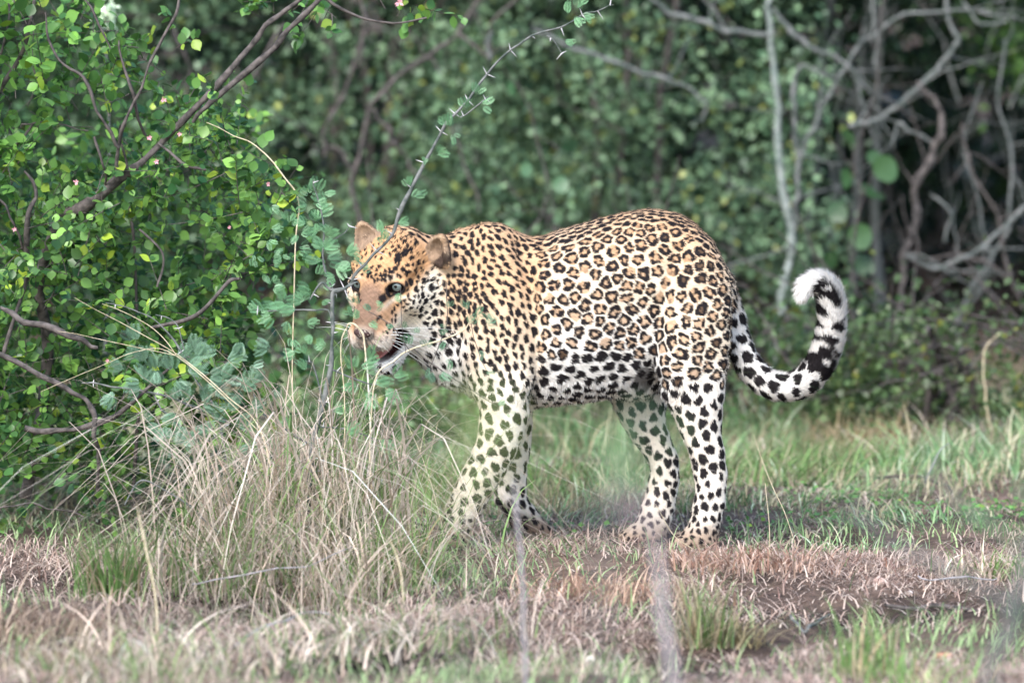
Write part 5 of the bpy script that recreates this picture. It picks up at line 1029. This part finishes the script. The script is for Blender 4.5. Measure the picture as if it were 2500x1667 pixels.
# dead sticks on the ground
def stick(label, pts, m=BARK_BROWN, name='fallen_stick', group='dead sticks on the ground'):
    pl = Plant(name, label, 'stick', pts[0][0], pts[0][2], group)
    for k, b in enumerate([pts]): pl.branch(b, m, 6, .003, 6, name='stick')
    return pl
stick('dead forked stick lying left of the near front paw', [(1090, 1300, -.2, 2.8), (1040, 1285, -.2, 3.5), (980, 1255, -.2, 2.8), (900, 1205, -.25, 2.1), (850, 1165, -.25, 1.4)])
stick('thin dead stick just above the leopard\'s near front paw, pointing left', [(1060, 1310, -.3, 2.8), (960, 1300, -.3, 2.1), (880, 1240, -.3, 1.8), (700, 1180, -.3, 1.4)])
stick('bent grey twig lying at the lower left under the shrub', [(545, 1310, -.6, 2.1), (490, 1260, -.6, 2.8), (420, 1210, -.6, 2.8), (345, 1175, -.6, 2.1), (300, 1230, -.6, 1.4)], BARK_GREY)
stick('brown twig along the foot of the leafy shrub', [(0, 1240, -.35, 2.1), (80, 1230, -.35, 2.8), (150, 1245, -.35, 2.1), (200, 1260, -.35, 1.4)])
stick('long thin straw lying across the dark hollow, lower left', [(470, 1425, -1.0, 2.1), (600, 1405, -1.0, 2.1), (750, 1380, -1.0, 1.4), (860, 1340, -.9, 1)], BARK_PALE)
stick('long bare straw stalk near the bottom, left of centre', [(560, 1585, -1.8, 2.8), (650, 1530, -1.7, 2.8), (740, 1495, -1.6, 2.1), (800, 1500, -1.6, 1.4)], BARK_PALE)
stick('pale sharp twig rising from the turf at the right', [(2260, 1180, 1.0, 2.8), (2275, 1130, 1.0, 2.8), (2290, 1100, 1.0, 2.1), (2318, 1083, 1.0, 1.4)], BARK_PALE)
stick('dark curved stick lying on the turf at the right', [(2140, 1165, 1.2, 2.8), (2220, 1160, 1.2, 4.2), (2290, 1175, 1.2, 3.5), (2330, 1200, 1.1, 2.8)])
stick('grey weathered stick lying on the bare soil, lower right', [(1930, 1500, -1.1, 2.8), (1960, 1540, -1.2, 5.6), (1990, 1520, -1.15, 4.2), (2020, 1500, -1.1, 2.1)], BARK_GREY)
stick('pale leafless twig lying along the ground at the right', [(2240, 1405, -.7, 2.1), (2320, 1408, -.7, 2.8), (2400, 1415, -.7, 2.1), (2440, 1412, -.7, 1.4)], BARK_PALE)
stick('dark root running through the bare soil at the lower right', [(2160, 1475, -.9, 4.2), (2230, 1485, -.9, 6.3), (2320, 1475, -.9, 5.6), (2400, 1490, -.9, 3.5)])

# ------------------------------------------------------------------ things close to the camera, far out of focus
def close(name, label, u, y, cat='twig'): return Plant(name, label, cat, u, y, 'out-of-focus plants close to the camera')
def down(u, v, y, r, bend=0): return [(u+bend*1.5, v+2600/(16+y)*.75*3, y, r*1.2), (u+bend, v+900, y, r), (u+bend*.3, v+400, y, r), (u, v, y, r)]
C1 = close('foreground_twig', 'pale blurred upright stem at the bottom, right of centre', 1640, -6.0)
BARK_LILAC = barkmat('bark_lilac', (.28, .25, .26), (.50, .46, .47))
C1.branch([(1680, 3800, -6, 9), (1660, 2200, -6, 10), (1645, 1667, -6, 10), (1618, 1500, -6, 9), (1605, 1380, -6, 7), (1600, 1300, -6, 4), (1600, 1275, -6, 2)], BARK_LILAC, 8, .002, 6, name='stem')
C2 = close('foreground_twig', 'thin pale blurred twig standing before the lifted front paw', 1265, -3.0)
C2.branch([(1290, 2600, -3, 5), (1285, 1667, -3, 5), (1278, 1480, -3, 5), (1268, 1330, -3, 4), (1258, 1230, -3, 4), (1256, 1170, -3, 2)], BARK_PALE, 7, .002, 6, name='stem')
def blobs(pl, lst, y, L, cols, n=1):
    pos, d, nr, LL = [], [], [], []
    for (u, v, s) in lst:
        for k in range(n):
            pos.append(P(u+random.uniform(-25, 25), v+random.uniform(-25, 25), y+random.uniform(-.1, .1))); d.append(rdir(1)[0]*np.array((1, .4, 1))); nr.append(np.array((0, -1., .3))+RNG.normal(0, .3, 3)); LL.append(L*s)
    pl.leaves(OVATE, cols, np.array(pos), nn(np.array(d)), nn(np.array(nr)), np.array(LL))
C3 = close('blurred_sprig', 'blurred green sprig hanging in front of the leopard\'s hind legs', 1500, -8.5)
C3.branch([(1480, 5200, -8.5, 8), (1470, 1900, -8.5, 7), (1475, 1300, -8.5, 7), (1490, 1150, -8.5, 5), (1520, 1030, -8.5, 3)], BARK_GREY, 7, .001, 6, name='stem')
blobs(C3, [(1530, 1060, 1.2), (1570, 1085, 1.1), (1500, 1100, 1), (1550, 1030, .9), (1600, 1050, .8), (1540, 1130, 1), (1640, 1060, .7)], -8.5, .027, [(.17, .29, .13), (.15, .25, .13)], 1)
blobs(C3, [(1570, 1250, 1.0), (1600, 1290, 1.0), (1550, 1210, .8), (1590, 1240, 1)], -8.5, .030, [(.24, .18, .18)], 1)
C4 = close('blurred_sprig', 'blurred yellow-green sprig veiling the leopard\'s near front leg', 1130, -10.5)
C4.branch([(1120, 7000, -10.5, 8), (1125, 2200, -10.5, 6), (1130, 1350, -10.5, 5), (1140, 1100, -10.5, 3)], BARK_GREY, 6, .001, 6, name='stem')
blobs(C4, [(1150, 1050, 1), (1200, 1080, 1), (1120, 1150, 1), (1190, 1000, .8)], -10.5, .024, [(.34, .44, .14)], 1)
C5 = close('blurred_branch', 'blurred grey-green branch sloping down to the right edge', 2450, -6.5, 'branch')
C5.branch([(2560, 5000, -6.5, 10), (2520, 2200, -6.5, 12), (2420, 1667, -6.5, 14), (2460, 1560, -6.5, 16), (2490, 1430, -6.5, 16), (2520, 1300, -6.5, 10)], BARK_GREY, 7, .002, 6, name='stem')
C5.branch([(2500, 1500, -6.5, 9), (2380, 1430, -6.5, 10), (2260, 1370, -6.5, 9), (2130, 1290, -6.5, 7), (2060, 1220, -6.5, 4)], BARK_GREY, 7, .002, 6)
C5.branch([(2500, 1350, -6.5, 6), (2400, 1270, -6.5, 7), (2320, 1220, -6.5, 6), (2270, 1120, -6.5, 4)], BARK_GREY, 7, .002, 6)
blobs(C5, [(2280, 1120, 1), (2290, 1160, 1), (2310, 1200, 1), (2350, 1240, 1), (2420, 1270, 1), (2470, 1310, 1), (2495, 1230, 1), (2490, 1500, .8)], -6.5, .020, [(.12, .26, .11)], 1)
